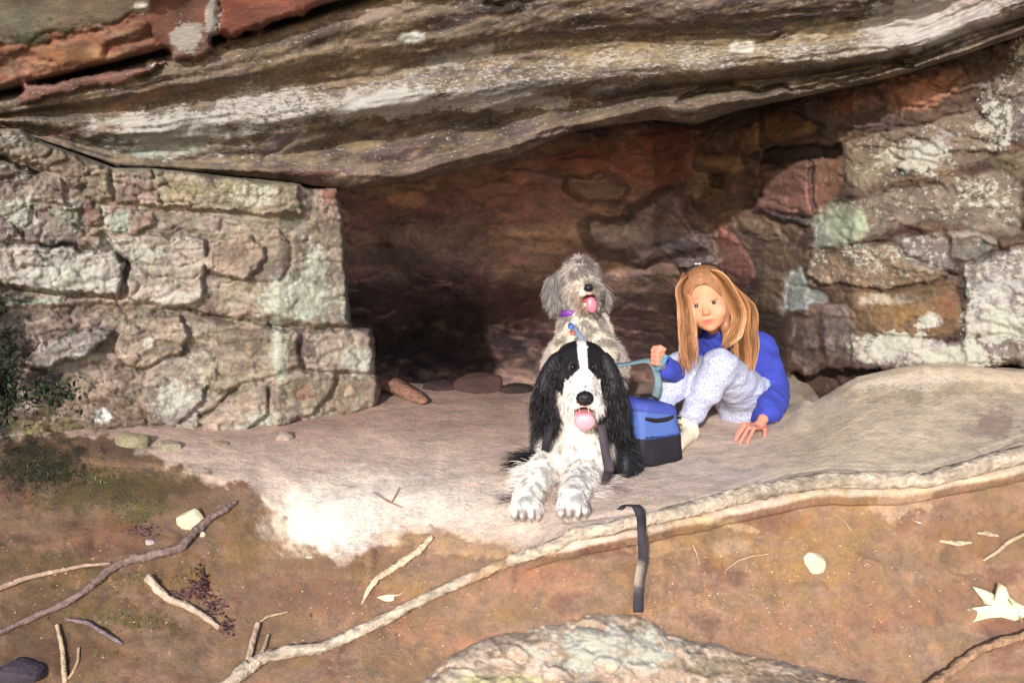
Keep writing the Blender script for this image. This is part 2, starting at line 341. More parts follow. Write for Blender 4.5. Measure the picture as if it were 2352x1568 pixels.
# outer right
B([(1938,330),(2000,312),(2110,290),(2235,255),(2290,300),(2270,370),(2180,400),(2060,425),(2010,440),(1960,445),(1936,420)], .14, 16, (158,138,118), lich=0.24, g=.07, w=6)
B([(2235,200),(2400,100),(2900,0),(2900,300),(2352,330),(2290,300)], .08, 18, (128,120,116), lich=0.35, g=.04)
B([(2290,350),(2352,345),(2500,340),(2500,410),(2300,400),(2268,375)], .13, 12, (140,132,100), g=.05)
B([(1880,470),(1980,445),(2100,425),(2280,390),(2352,400),(2352,540),(2290,545),(2230,520),(2140,510),(2000,545),(1870,580)], .10, 16, (160,145,128), lich=0.28, g=.05)
B([(1870,505),(1985,490),(2000,530),(1960,555),(1868,570)], .11, 8, (178,196,166), lich=0.14, g=.04)
B([(2182,530),(2250,525),(2300,560),(2260,600),(2210,610),(2180,590)], .16, 12, (176,168,156), g=.06, lich=0.21)
B([(2060,545),(2180,530),(2182,590),(2205,625),(2130,630),(2060,600)], .11, 12, (150,140,140), lich=0.35, g=.04)
B([(1852,600),(1862,575),(1960,560),(2060,560),(2085,590),(2170,625),(2200,640),(2120,660),(2050,672),(2000,665),(1880,655),(1850,640)], .20, 14, (165,140,112), lich=0.28, g=.09, w=7)
B([(1800,640),(1850,600),(1856,655),(1900,668),(1905,700),(1800,715)], .07, 10, (170,178,165), lich=0.07, g=.04)
B([(1940,672),(2060,672),(2195,640),(2212,700),(2208,770),(2150,780),(1960,775),(1945,720)], .15, 14, (150,118,76), lich=0.10, g=.06, w=6)
B([(2205,610),(2270,590),(2352,560),(2900,560),(2900,860),(2352,835),(2210,800),(2215,690)], .17, 16, (178,164,166), lich=0.45, g=.09, w=7)
B([(1890,705),(1950,690),(1975,775),(1960,830),(1900,815)], .12, 12, (145,132,126), lich=0.21, g=.04)
B([(1820,730),(1885,715),(1900,835),(1850,852),(1815,840)], .09, 14, (140,122,106), lich=0.14, g=.04)
B([(1950,770),(2100,775),(2210,790),(2210,838),(2110,852),(2040,845),(1950,832)], .15, 14, (180,160,152), lich=0.52, g=.07, w=6)
B([(2205,780),(2352,775),(2900,800),(2900,832),(2352,834),(2220,838)], .18, 10, (150,130,122), lich=0.28, g=.05)
B([(1810,858),(1900,850),(2000,842),(2110,856),(2352,838),(2900,836),(2900,1060),(1810,1060)], -.22, 8, (80,60,50), g=.06)
R.cells(120, 34, -.1, .014, .014, .18, 9); R.cells(32, 18, .05, .006, .006, .12, 4)
R.rough(.012, 70, 22, .1, 4, .004)
L_ = R.lich
L_(2200,820,140,40,0,.8); L_(2100,360,120,50,0,.6); L_(2290,280,60,80,0,.55); L_(2010,590,120,40,0,.5); L_(2290,750,90,60,0,.75)
L_(2060,790,80,40,0,.8); L_(2130,740,40,25,0,.7); L_(2250,450,100,50,0,.5); L_(2340,130,40,60,0,.4)
Pt = R.paint
Pt(1935,500,60,34,0,(170,186,156),.6); Pt(1840,665,24,45,10,(166,174,158),.6); Pt(1820,706,40,7,0,(176,186,182),.8)
Pt(2140,735,24,18,0,(236,234,226),.95,.2,.5); Pt(2060,715,90,25,0,(148,110,56),.7); Pt(2170,700,30,55,0,(140,92,62),.7)
Pt(2285,725,70,26,0,(214,204,204),.8); Pt(2300,660,60,30,0,(205,200,200),.7); Pt(2240,730,25,28,0,(124,108,116),.7)
Pt(2090,395,70,14,10,(60,54,60),.7); Pt(2130,345,60,34,15,(178,172,176),.7); Pt(2290,320,60,14,0,(70,64,68),.6)
Pt(1990,385,45,40,0,(140,130,104),.6); Pt(2100,210,95,34,12,(176,112,78),.8); Pt(1940,235,34,26,0,(158,96,70),.7)
Pt(2040,800,40,30,0,(205,198,200),.7); Pt(2140,800,60,20,0,(210,200,196),.6); Pt(2030,690,60,14,0,(205,190,170),.6)
Pt(1030,640,100,40,0,(60,44,46),.5); Pt(940,460,40,18,0,(140,100,72),.6); Pt(1060,720,80,50,0,(40,34,34),.7); Pt(1000,800,260,60,0,(40,34,34),.8)  # dark patches low on the back wall are painted shade
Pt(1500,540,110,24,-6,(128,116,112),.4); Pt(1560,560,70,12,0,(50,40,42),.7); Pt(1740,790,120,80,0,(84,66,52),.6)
Y = Ywall(px, py)-R.D*np.interp(px, [500,1500,1900,2900],[1.3,1.3,1,1])+R.Gv
# the lower back of the cave recedes, so that it stays in the dark
Y = Y+.9*sst(620, 860, py)*sst(1820, 1560, px)
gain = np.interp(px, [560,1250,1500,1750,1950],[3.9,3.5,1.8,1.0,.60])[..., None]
col = finish(R, 1.0); col[..., :3] *= gain*(1-.42*sst(540, 700, py)*sst(1860, 1700, px))[..., None]*np.where((px < 1900)[..., None], np.array([.90, .90, 1.02]), 1.)  # lower cave wall darkened: shade painted into the rock colour
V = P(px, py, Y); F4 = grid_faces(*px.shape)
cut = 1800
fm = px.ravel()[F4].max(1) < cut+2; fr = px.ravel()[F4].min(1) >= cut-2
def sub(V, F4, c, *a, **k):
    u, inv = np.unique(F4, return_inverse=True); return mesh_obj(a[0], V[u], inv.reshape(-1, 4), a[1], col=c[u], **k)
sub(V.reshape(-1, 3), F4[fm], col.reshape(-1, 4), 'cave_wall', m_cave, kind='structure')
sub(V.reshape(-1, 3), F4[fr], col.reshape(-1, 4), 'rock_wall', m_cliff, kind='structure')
# ------------------------------------------------------------------ overhang
NX = np.arange(-640, 2900, 4.4); rows_up = np.concatenate([np.linspace(0, 1, 165)])
lp = lip(NX); px = np.broadcast_to(NX, (len(rows_up), len(NX))).copy(); py = lp-(lp+330)*rows_up[:, None]
R = Relief(px, py, 8, 9); R.gk = .7; R.hk = .6
gk = np.array([
 [285,288,388,410,418,360,276,235,165,78,-40],
 [280,284,372,380,385,300,230,196,150,60,-60],
 [278,280,310,296,262,212,182,165,118,28,-100],
 [276,270,262,235,190,135,112,100,66,-28,-150],
 [274,262,220,165,108,72,50,24,-16,-110,-240],
 [272,215,150,60,-30,-80,-110,-150,-200,-300,-420]], float)
kx = [-640,0,260,600,900,1200,1500,1800,2100,2352,2900]
gz = np.stack([np.interp(NX, kx, g) for g in gk]); gz[0] = lp
sv = np.zeros(px.shape)
for j in range(5):
    a, b = gz[j], gz[j+1]; t = (a-py)/np.maximum(a-b, 1); sv = np.where(py <= a, j+np.clip(t, 0, 1), sv)
above = py < gz[5]; sv = np.where(above, 5+(gz[5]-py)/200, sv)
wv = .35*(fbm(px/160, sv*1.2, 3.3, 4)-.5)*2
ss = sv+wv
stk = .55*fbm(px/150, ss*5, 7.7, 6, .62)+.45*fbm(px/70, py/45, 2.7, 6, .62); fine = fbm(px/60, ss*26, 3.1, 5, .6); blot = fbm(px/55, py/34, 6.1, 5, .6)
pal = lin([(92,72,74),(114,96,88),(128,112,94),(142,128,102),(110,94,98),(130,108,98)])
q = np.clip((stk-.28)/.44, 0, .999)*5; qi = q.astype(int); qf = (q-qi)[..., None]
R.C = pal[qi]*(1-qf)+pal[np.minimum(qi+1, 5)]*qf
def band(lo, hi, c, k=.7, x0=-999, x1=9999, sf=.2):
    m = sst(lo-sf, lo+sf, ss)*sst(hi+sf, hi-sf, ss)*sst(x0-90, x0+90, px)*sst(x1+90, x1-90, px)*k
    m = (m*np.clip(.45+1.1*(blot-.35)*2, 0, 1))[..., None]; R.C = R.C*(1-m)+lin(c)*m
band(0, .8, (96,72,68), .6); band(1.0, 1.9, (94,76,72), .6, 700); band(.2, 1.0, (112,94,82), .4, 900)
band(2.1, 2.9, (160,150,138), .14, 560, 2400); band(2.6, 3.3, (176,158,112), .6, 1250, 2000); band(3.1, 4.2, (140,118,88), .6, 500, 1700)
band(1.5, 2.7, (140,146,136), .35, 150, 800); band(4.3, 5, (118,98,72), .5, 500, 1500); band(3.6, 4.6, (98,86,90), .6, 1000, 2200)
m = (sst(.54, .70, fine)*.38*(sst(.5, 1.2, ss)))[..., None]; R.C = R.C*(1-m)+lin((60,50,54))*m
m = (sst(.56, .68, fbm(px/70, ss*18, 11.1, 5, .6))*.5)[..., None]; R.C = R.C*(1-m)+lin((150,128,88))*m
R.A = .22+.34*np.clip(sst(1.9, 2.3, ss)*sst(3.3, 2.8, ss), 0, 1)*sst(450, 700, px)*np.clip(blot*1.8-.35, 0, 1)
Pt = R.paint
Pt(560,260,110,55,22,(120,112,112),.6,.5); Pt(400,300,120,40,8,(160,168,158),.6); Pt(380,345,90,16,4,(170,196,182),.7); Pt(250,290,60,14,12,(188,196,178),.5)
Pt(645,325,42,16,28,(165,150,170),.8); Pt(950,88,28,16,0,(225,232,225),.9); Pt(1705,108,38,15,3,(240,232,215),1,.2,.5); Pt(1870,68,70,20,15,(214,200,170),.6)
Pt(2120,50,130,60,18,(205,192,190),.85); Pt(2250,20,90,60,18,(200,180,176),.7); Pt(2050,95,170,14,16,(195,186,172),.6)
Pt(1120,215,160,18,8,(170,176,186),.55); Pt(860,235,120,22,15,(196,206,198),.7); Pt(1060,130,110,20,16,(206,206,196),.7); Pt(1390,205,40,14,8,(178,176,178),.7)
Pt(280,240,40,10,22,(190,145,110),.8); Pt(330,222,90,18,20,(150,110,84),.6); Pt(200,300,90,10,5,(140,84,78),.6); Pt(1160,20,90,12,5,(40,30,30),.8); Pt(700,400,130,10,0,(110,70,66),.6)
Pt(1400,255,90,10,5,(110,100,70),.5); Pt(870,30,90,20,12,(176,156,140),.6); Pt(740,80,90,26,20,(66,56,60),.6)
Pt(1740,150,220,12,6,(150,130,100),.5)
# terracing of the strata
ter = np.abs(((ss*3.1+.25*fbm(px/200, py/200, 5.))% 1)-.5)*2
R.D += .008*sst(.1, .9, ter)+.04*np.sin(ss*3.3)*sst(0, .8, ss)+.035*(stk-.5)*2
R.D += .012*np.exp(-((ss-2.3)/.45)**2)*sst(300, 900, px)-.05*np.exp(-((ss-1.5)/.35)**2)*sst(500, 1000, px)
R.crack([(1180,352),(1300,296),(1330,290)], .03, 5)
R.crack([(1560,236),(1590,214),(1650,205),(1760,208),(1900,198),(2100,150)], .07, 6)
R.crack([(1700,112),(1900,60),(2050,30)], .03, 4)
R.crack([(1120,12),(1200,8),(1300,-10)], .05, 8)
R.crack([(600,356),(650,330),(700,300)], .02, 5)
R.rough(.018, 120, 22, .25, 7, .005)
# upper-left slab above the open joint
ck = gz[5]
slab = sst(-4, 12, ck-py)
crk = np.exp(-((py-ck-2)/11)**2)*sst(1000, 700, px)
R.Gv = np.maximum(R.Gv, .13*crk); R.D += slab*.10
n = fbm(px/90, py/50, 9.9, 5); pal = lin([(120,78,68),(150,100,74),(140,112,84),(128,70,58),(160,110,80)])
q = np.clip((n-.28)/.44, 0, .999)*4; qi = q.astype(int); qf = (q-qi)[..., None]; cs = pal[qi]*(1-qf)+pal[qi+1]*qf
R.C = R.C*(1-slab[..., None])+cs*slab[..., None]; R.A = R.A*(1-slab)+.05*slab
m = crk[..., None]*.6; R.C = R.C*(1-m)+lin((56,48,50))*m
def SB(poly, h, r, c, **k):
    R.block(poly, h*.7+.10, r, c, cm=.65, **k)
SB([(-640,-330),(300,-330),(345,30),(240,60),(110,85),(60,110),(-640,130)], .06, 22, (118,118,98), g=.03, w=6)
SB([(345,-20),(495,-20),(498,90),(500,118),(400,150),(350,90)], .04, 10, (144,94,80), g=.03)
SB([(500,-60),(900,-300),(800,-10),(640,60),(520,108),(505,60)], .05, 12, (158,84,66), g=.05)
SB([(60,125),(110,100),(250,70),(250,150),(130,160)], .05, 18, (168,112,74), g=.02)
SB([(45,190),(240,170),(420,140),(300,195),(50,245)], .06, 12, (145,88,76), g=.03)
Pt(425,85,34,26,10,(232,226,220),1,.2,.8); Pt(480,40,12,40,0,(225,215,205),.9,.2,.8); Pt(325,15,20,16,0,(214,206,190),.8); Pt(347,145,11,9,0,(230,214,196),.9,.2,.3)
Pt(170,130,90,30,5,(176,122,72),.7); Pt(60,90,60,14,0,(52,62,32),.85); Pt(40,40,120,40,0,(112,118,98),.5); Pt(420,110,30,30,0,(205,170,150),.5); Pt(215,120,26,14,0,(200,158,110),.6)
L_ = R.lich
L_(430,90,45,45,0,.9); L_(490,40,20,60,0,.8); L_(2120,50,170,70,0,.85); L_(1150,230,200,30,0,.7); L_(400,300,220,60,0,.7); L_(900,240,200,40,0,.75); L_(600,250,160,70,0,.6)
# depth: lip nearest the cave, the face leaning out toward the viewer higher up
up = (lp[None, :]-py)/450
Y = lipY(px)-.52*np.clip(up, 0, None)**.9*np.interp(px, [0,700,2900],[.75,1,1])-R.D+R.Gv+.06*np.exp(-(lp[None, :]-py)/9.)
V1 = P(px, py, Y); c1 = finish(R, .57, .3)*np.array([1.0, .97, 1.0, 1.])
# crown of the cliff: up and away from the viewer, and the cave ceiling behind the lip
tl = V1[-1]; ups = []
for k in range(1, 16):
    t = k/15; q = tl.copy(); q[:, 1] += -.25*math.sin(t*3.1)+4.5*t**2; q[:, 2] += .9*math.sin(min(t*2.2, 1.57))+.35*t; q[:, 0] *= 1+.8*t
    q[:, 1] += .1*(fbm(q[:, 0]*2, t*6, 2.)-.5); ups.append(q)
lo = V1[0]; dn = []
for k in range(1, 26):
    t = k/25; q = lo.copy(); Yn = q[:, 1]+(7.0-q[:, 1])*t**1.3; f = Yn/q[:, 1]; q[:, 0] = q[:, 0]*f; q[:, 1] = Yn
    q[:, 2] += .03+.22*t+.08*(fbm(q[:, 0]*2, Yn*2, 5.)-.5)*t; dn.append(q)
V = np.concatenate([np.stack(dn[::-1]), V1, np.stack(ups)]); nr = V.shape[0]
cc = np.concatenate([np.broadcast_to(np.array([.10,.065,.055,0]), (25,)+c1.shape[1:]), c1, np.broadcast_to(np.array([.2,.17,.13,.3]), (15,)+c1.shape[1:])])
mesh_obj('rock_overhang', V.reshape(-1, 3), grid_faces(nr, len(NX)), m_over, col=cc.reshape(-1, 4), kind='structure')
# ================================================================== GROUND
ex = [-400,0,200,350,500,600,650,720,800,880,1000,1100,1176,1326,1451,1601,1801,1876,2076,2201,2352,2750]
ey = [1030,1042,1052,1065,1098,1130,1195,1262,1275,1240,1245,1262,1272,1238,1211,1181,1136,1118,1117,1095,1064,985]
ez = [.10,.07,.05,.03,.01,.0,-.01,-.03,-.03,-.02,-.015,-.015,-.01,.015,.02,.035,.06,.075,.09,.11,.14,.2]
U = np.arange(-420, 2760, 4.2); front_ = sst(560, 680, U)*sst(1330, 1180, U); eY = np.interp(U, ex, ey); eZ = np.interp(U, ex, ez)
ker = np.ones(5)/5; eY = np.convolve(np.pad(eY, 2, 'edge'), ker, 'valid'); eZ = np.convolve(np.pad(eZ, 2, 'edge'), ker, 'valid')
eY = eY+5*(fbm(U/40, 3.3, 1., 4)-.5)*2
eZ = eZ-.055*front_
E = G(U, eY, eZ)
kk = np.hanning(91); kk /= kk.sum(); EbY = np.convolve(np.pad(E[:, 1], 45, 'edge'), kk, 'valid')
zb = np.interp(U, [-400,0,300,600,1000,1500,1700,1850,1950,2100,2352,2750],[.2,.14,.06,.02,.02,.03,.045,.10,.175,.225,.215,.25])
T = np.concatenate([np.linspace(0, .3, 60)**1.0, np.linspace(.305, 1.4, 150), np.linspace(1.42, 4.2, 40)])
Yt = E[:, 1][None, :]+T[:, None]; Xt = E[:, 0]/E[:, 1]*Yt
s_ = np.clip(T[:, None]/(3.35-E[:, 1])[None, :], 0, 1)
Zt = eZ+(zb-eZ)*np.where(U > 1750, s_**.9, sst(0, 1, s_)**.8)
Zt = Zt+.055*front_*sst(0, .26, T[:, None])*(1-sst(0, 1, s_)**.8)
# rounded lip
Zt = Zt-.018*np.exp(-T[:, None]/.02)
# past the slab the floor falls away behind the right-hand ledge, and into the pit at the back of the cave
Zt = np.where(U > 1780, Zt-sst(3.42, 3.62, Yt)*.16*sst(1780, 1900, U), Zt)
Zt = Zt-.55*sst(4.05, 4.9, Yt+.1*(fbm(Xt*3, Yt*3, 2.)-.5))*sst(1850, 1700, U)
ptx, pty = proj(np.stack([Xt, Yt, Zt], -1))
Zt = Zt+.009*(fbm(Xt*4, Yt*5, 1.1, 5)-.5)*2*sst(0, .1, T[:, None])+.0012*(fbm(Xt*40, Yt*40, 4.1, 4)-.5)*2
# band just inside the rim of the slab
bl = linedist(ptx, pty, [(1300,1196),(1450,1176),(1556,1160),(1640,1138),(1726,1108),(1801,1084),(1901,1069),(2026,1074),(2126,1073),(2226,1048),(2352,1004),(2600,940)])
Zt = Zt-.010*np.exp(-(bl/5)**2)
# bedding lines in the right-hand slab and cushions at its back edge
Zt = Zt+.03*np.exp(-(linedist(ptx, pty, [(1830,960),(1850,905),(1960,880),(2100,862),(2300,868),(2500,880)])/22)**2)*sst(1780, 1860, U)
# bank below the rim
def prof(u):
    R_ = np.array([(0,0),(.004,-.018),(.012,-.036),(.03,-.046),(.028,-.06),(.0,-.10),(-.05,-.19),(-.11,-.27),(-.22,-.37),(-.45,-.47),(-.95,-.56),(-2.0,-.62),(-5,-.65)])
    L_ = np.array([(0,0),(-.02,-.006),(-.06,-.018),(-.10,-.03),(-.15,-.05),(-.24,-.11),(-.36,-.2),(-.46,-.27),(-.62,-.37),(-.82,-.47),(-1.2,-.56),(-2.2,-.62),(-5,-.65)])
    M_ = np.array([(0,0),(-.01,-.01),(-.02,-.025),(-.04,-.05),(-.05,-.07),(-.07,-.13),(-.11,-.2),(-.17,-.27),(-.28,-.37),(-.5,-.47),(-1.0,-.56),(-2.1,-.62),(-5,-.65)])
    a = sst(1250, 1120, u); b = sst(760, 420, u)
    return (R_*(1-a)+M_*a)*(1-b)+L_*b
pr = np.stack([prof(u) for u in U], 1); w_ = np.concatenate([np.linspace(0, 4, 26)[1:], np.linspace(4, 9.2, 190)[1:], np.linspace(9.2, 12, 26)[1:]])
i0 = np.clip(w_.astype(int), 0, 11); ff = (w_-i0)[:, None, None]
pp = pr[i0]*(1-ff)+pr[i0+1]*ff
Xb = E[:, 0]*(1+.25*np.clip(w_[:, None]-9, 0, None)); Yb = E[:, 1]+(EbY-E[:, 1])*sst(1, 5.5, w_)[:, None]+pp[..., 0]; Zb = eZ*np.interp(w_, [0,4,9],[1,1,0])[:, None]+pp[..., 1]-.018
amp = sst(3.5, 6, w_)[:, None]
nb = (fbm(Xb*4, Zb*4+Yb, 3.1, 5)-.5)*2; nf = (fbm(Xb*26, Zb*26, 5.1, 4)-.5)*2
Yb = Yb-amp*.05*nb-.009*nf*sst(3, 5, w_)[:, None]; Zb = Zb+amp*.03*nb*sst(.2, .5, np.abs(nb))
Vb = np.stack([Xb, Yb, Zb], -1)
V = np.concatenate([Vb[::-1], np.stack([Xt, Yt, Zt], -1)]); nrow = V.shape[0]
px, py = proj(V); R = Relief(px, py, 12, 5)
base(R, [(146,114,94),(160,126,102),(156,130,98),(172,140,116),(144,108,90)], 110, 60, 0, 3)
isT = np.zeros(px.shape, bool); isT[Vb.shape[0]:] = True
# sand and rock of the ledge
n = fbm(V[..., 0]*4, V[..., 1]*4, 2.2, 5)[..., None]; sand = lin((206,180,166))*(1-n)+lin((222,200,182))*n
n2 = fbm(V[..., 0]*2.2, V[..., 1]*6, 5.2, 5)[..., None]
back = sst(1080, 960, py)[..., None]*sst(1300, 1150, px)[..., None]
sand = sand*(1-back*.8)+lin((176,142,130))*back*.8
slabm = sst(1700, 1850, px)[..., None]; sand = sand*(1-slabm*.75)+(lin((186,170,142))*(1-n2)+lin((204,188,160))*n2)*slabm*.75
sb = np.interp(px, [-400,250,340,380,480,600,650,720,790,860,940,1000,1100,1180,1250], [960,1000,1040,1062,1092,1130,1195,1262,1282,1262,1215,1205,1235,1262,1270])
sb = sb+46*(fbm(px/34, py/30, 8.8, 5, .6)-.5)*2
ledm = sst(9, -9, py-sb); wl_ = np.zeros(px.shape); wl_[:Vb.shape[0]] = w_[::-1][:, None]
tR = np.where(isT, 1., sst(.8, .3, wl_)); tL = ledm*np.where(isT | (px > 250), 1, 0)
bm_ = sst(1180, 1290, px); lm = (tL*(1-bm_)+tR*bm_)[..., None]
R.C = R.C*(1-lm)+sand*lm
# sand spill over the rim, its overexposed glare painted white; bank tones
Pt = R.paint
Pt(760,1195,150,72,8,(252,244,228),.95,.3,.55); Pt(860,1140,240,60,5,(244,230,214),.7,.5); Pt(1060,1170,260,50,0,(238,224,208),.5,.5)
Pt(440,1235,1,1,0,(0,0,0),0)
Pt(250,1130,210,40,8,(96,92,48),.75); Pt(90,1060,120,60,0,(52,58,32),.85); Pt(330,1180,90,30,30,(92,98,46),.6); Pt(120,1300,190,45,-10,(112,96,50),.6); Pt(250,1400,210,30,-15,(104,94,48),.55)
Pt(80,1420,130,60,0,(110,84,50),.5); Pt(420,1330,90,60,10,(150,116,62),.6); Pt(560,1250,50,80,20,(140,114,58),.6); Pt(250,1230,110,40,0,(160,108,78),.6); Pt(600,1380,120,60,0,(138,104,86),.5)
Pt(760,1370,160,50,0,(146,110,92),.6); Pt(900,1330,160,30,-20,(176,144,92),.6); Pt(400,1120,120,20,8,(130,104,72),.6); Pt(150,1500,200,60,0,(120,92,58),.5)
Pt(1050,1250,200,28,-6,(226,190,146),.7); Pt(1640,1240,170,60,-14,(168,138,82),.6); Pt(1900,1250,160,110,30,(166,134,76),.6); Pt(2250,1230,160,70,0,(140,108,78),.6)
Pt(1620,1190,130,12,-14,(222,194,152),.6); Pt(2080,1150,70,38,10,(206,178,146),.9,.2); Pt(1500,1260,70,26,0,(206,172,134),.6); Pt(1680,1255,50,20,0,(214,184,150),.5)
Pt(1880,1290,1,1,0,(0,0,0),0); Pt(1100,1480,200,30,-10,(196,140,110),.5); Pt(1250,1330,110,40,0,(196,144,112),.6); Pt(2100,1400,230,60,10,(150,112,86),.6); Pt(1800,1440,240,40,8,(156,118,90),.5)
Pt(2280,970,60,40,0,(146,118,112),.7); Pt(1650,1085,180,14,-8,(222,204,196),.5); Pt(2000,905,160,20,0,(150,136,112),.6); Pt(1880,915,50,16,0,(196,180,168),.6); Pt(2200,890,120,18,0,(156,140,110),.5)
Pt(640,940,200,40,0,(170,130,118),.3); Pt(600,1065,170,14,8,(212,186,172),.5); Pt(770,1300,150,18,0,(140,108,86),.6); Pt(1350,900,200,40,0,(120,92,82),.4)
m = np.exp(-(bl_ / 3.5)**2) if False else np.exp(-(linedist(px, py, [(1556,1160),(1640,1138),(1726,1108),(1801,1084),(1901,1069),(2026,1074),(2126,1073),(2226,1048),(2352,1004)])/3.5)**2)*isT
R.C = R.C*(1-.35*m[..., None])
R.A = np.where(isT, .0, .02); R.lich(2000,875,260,30,0,.5); R.lich(1900,920,120,30,0,.35); R.lich(2150,970,250,90,0,.12)
m_ground = rockmat('sandy_ground', lichen=(.66,.60,.50), dark=(.16,.10,.07), bump=.5, lsc=34, spk=.3, sc=2.1)
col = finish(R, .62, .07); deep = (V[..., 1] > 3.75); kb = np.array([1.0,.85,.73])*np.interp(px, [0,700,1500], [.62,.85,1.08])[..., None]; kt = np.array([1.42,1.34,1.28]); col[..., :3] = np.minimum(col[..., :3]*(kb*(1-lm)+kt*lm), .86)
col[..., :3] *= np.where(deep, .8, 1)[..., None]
# grit: fine litter specks in the bank
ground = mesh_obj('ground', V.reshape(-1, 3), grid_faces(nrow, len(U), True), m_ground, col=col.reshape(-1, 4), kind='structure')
gF = grid_faces(nrow, len(U), True); gV = V.reshape(-1, 3)
gb = BVHTree.FromPolygons([tuple(v) for v in gV], [tuple(int(i) for i in f) for f in gF])
CAM = Vector((0, 0, CAMZ))
def hit(px, py):
    d = Vector(P(px, py, 2.0).tolist())-CAM; d.normalize(); r = gb.ray_cast(CAM, d)
    return (np.array(r[0]), np.array(r[1])) if r[0] is not None else (G(px, py, 0.), np.array((0, -.5, .8)))
def gz_at(x, y):
    r = gb.ray_cast(Vector((x, y, 1.5)), Vector((0, 0, -1))); return r[0].z if r[0] is not None else 0
# far forest floor and hillside that the cliff is cut in
s = 60; n = 40; gx, gy = np.meshgrid(np.linspace(-s, s, n), np.linspace(-s, s, n)); gzz = -.75+.0*gx
R0 = np.stack([gx, gy, gzz-.1*fbm(gx*.3, gy*.3, 1.)], -1).reshape(-1, 3)
mesh_obj('forest_floor', R0, grid_faces(n, n), m_ground, col=np.tile([.11,.085,.05,0], (len(R0), 1)), kind='structure')
# hill body: a shell behind and around the cave so that no sky leaks in
a = np.linspace(-1.25, 1.25, 60); h = np.linspace(0, 1, 24); A, Hh = np.meshgrid(a, h)
rad = 9+1.2*(fbm(A*3, Hh*3, 1.)-.5)-7.4*sst(.45, 1, Hh)*0
X = np.sin(A)*rad*(1+.2*Hh); Yh = 1.5+np.cos(A)*rad*(1-.25*Hh); Z = -1+7*Hh
V = np.stack([X, Yh, Z], -1).reshape(-1, 3)
mesh_obj('hillside', V, grid_faces(24, 60), m_ground, col=np.tile([.09,.075,.045,0], (len(V), 1)), kind='structure')
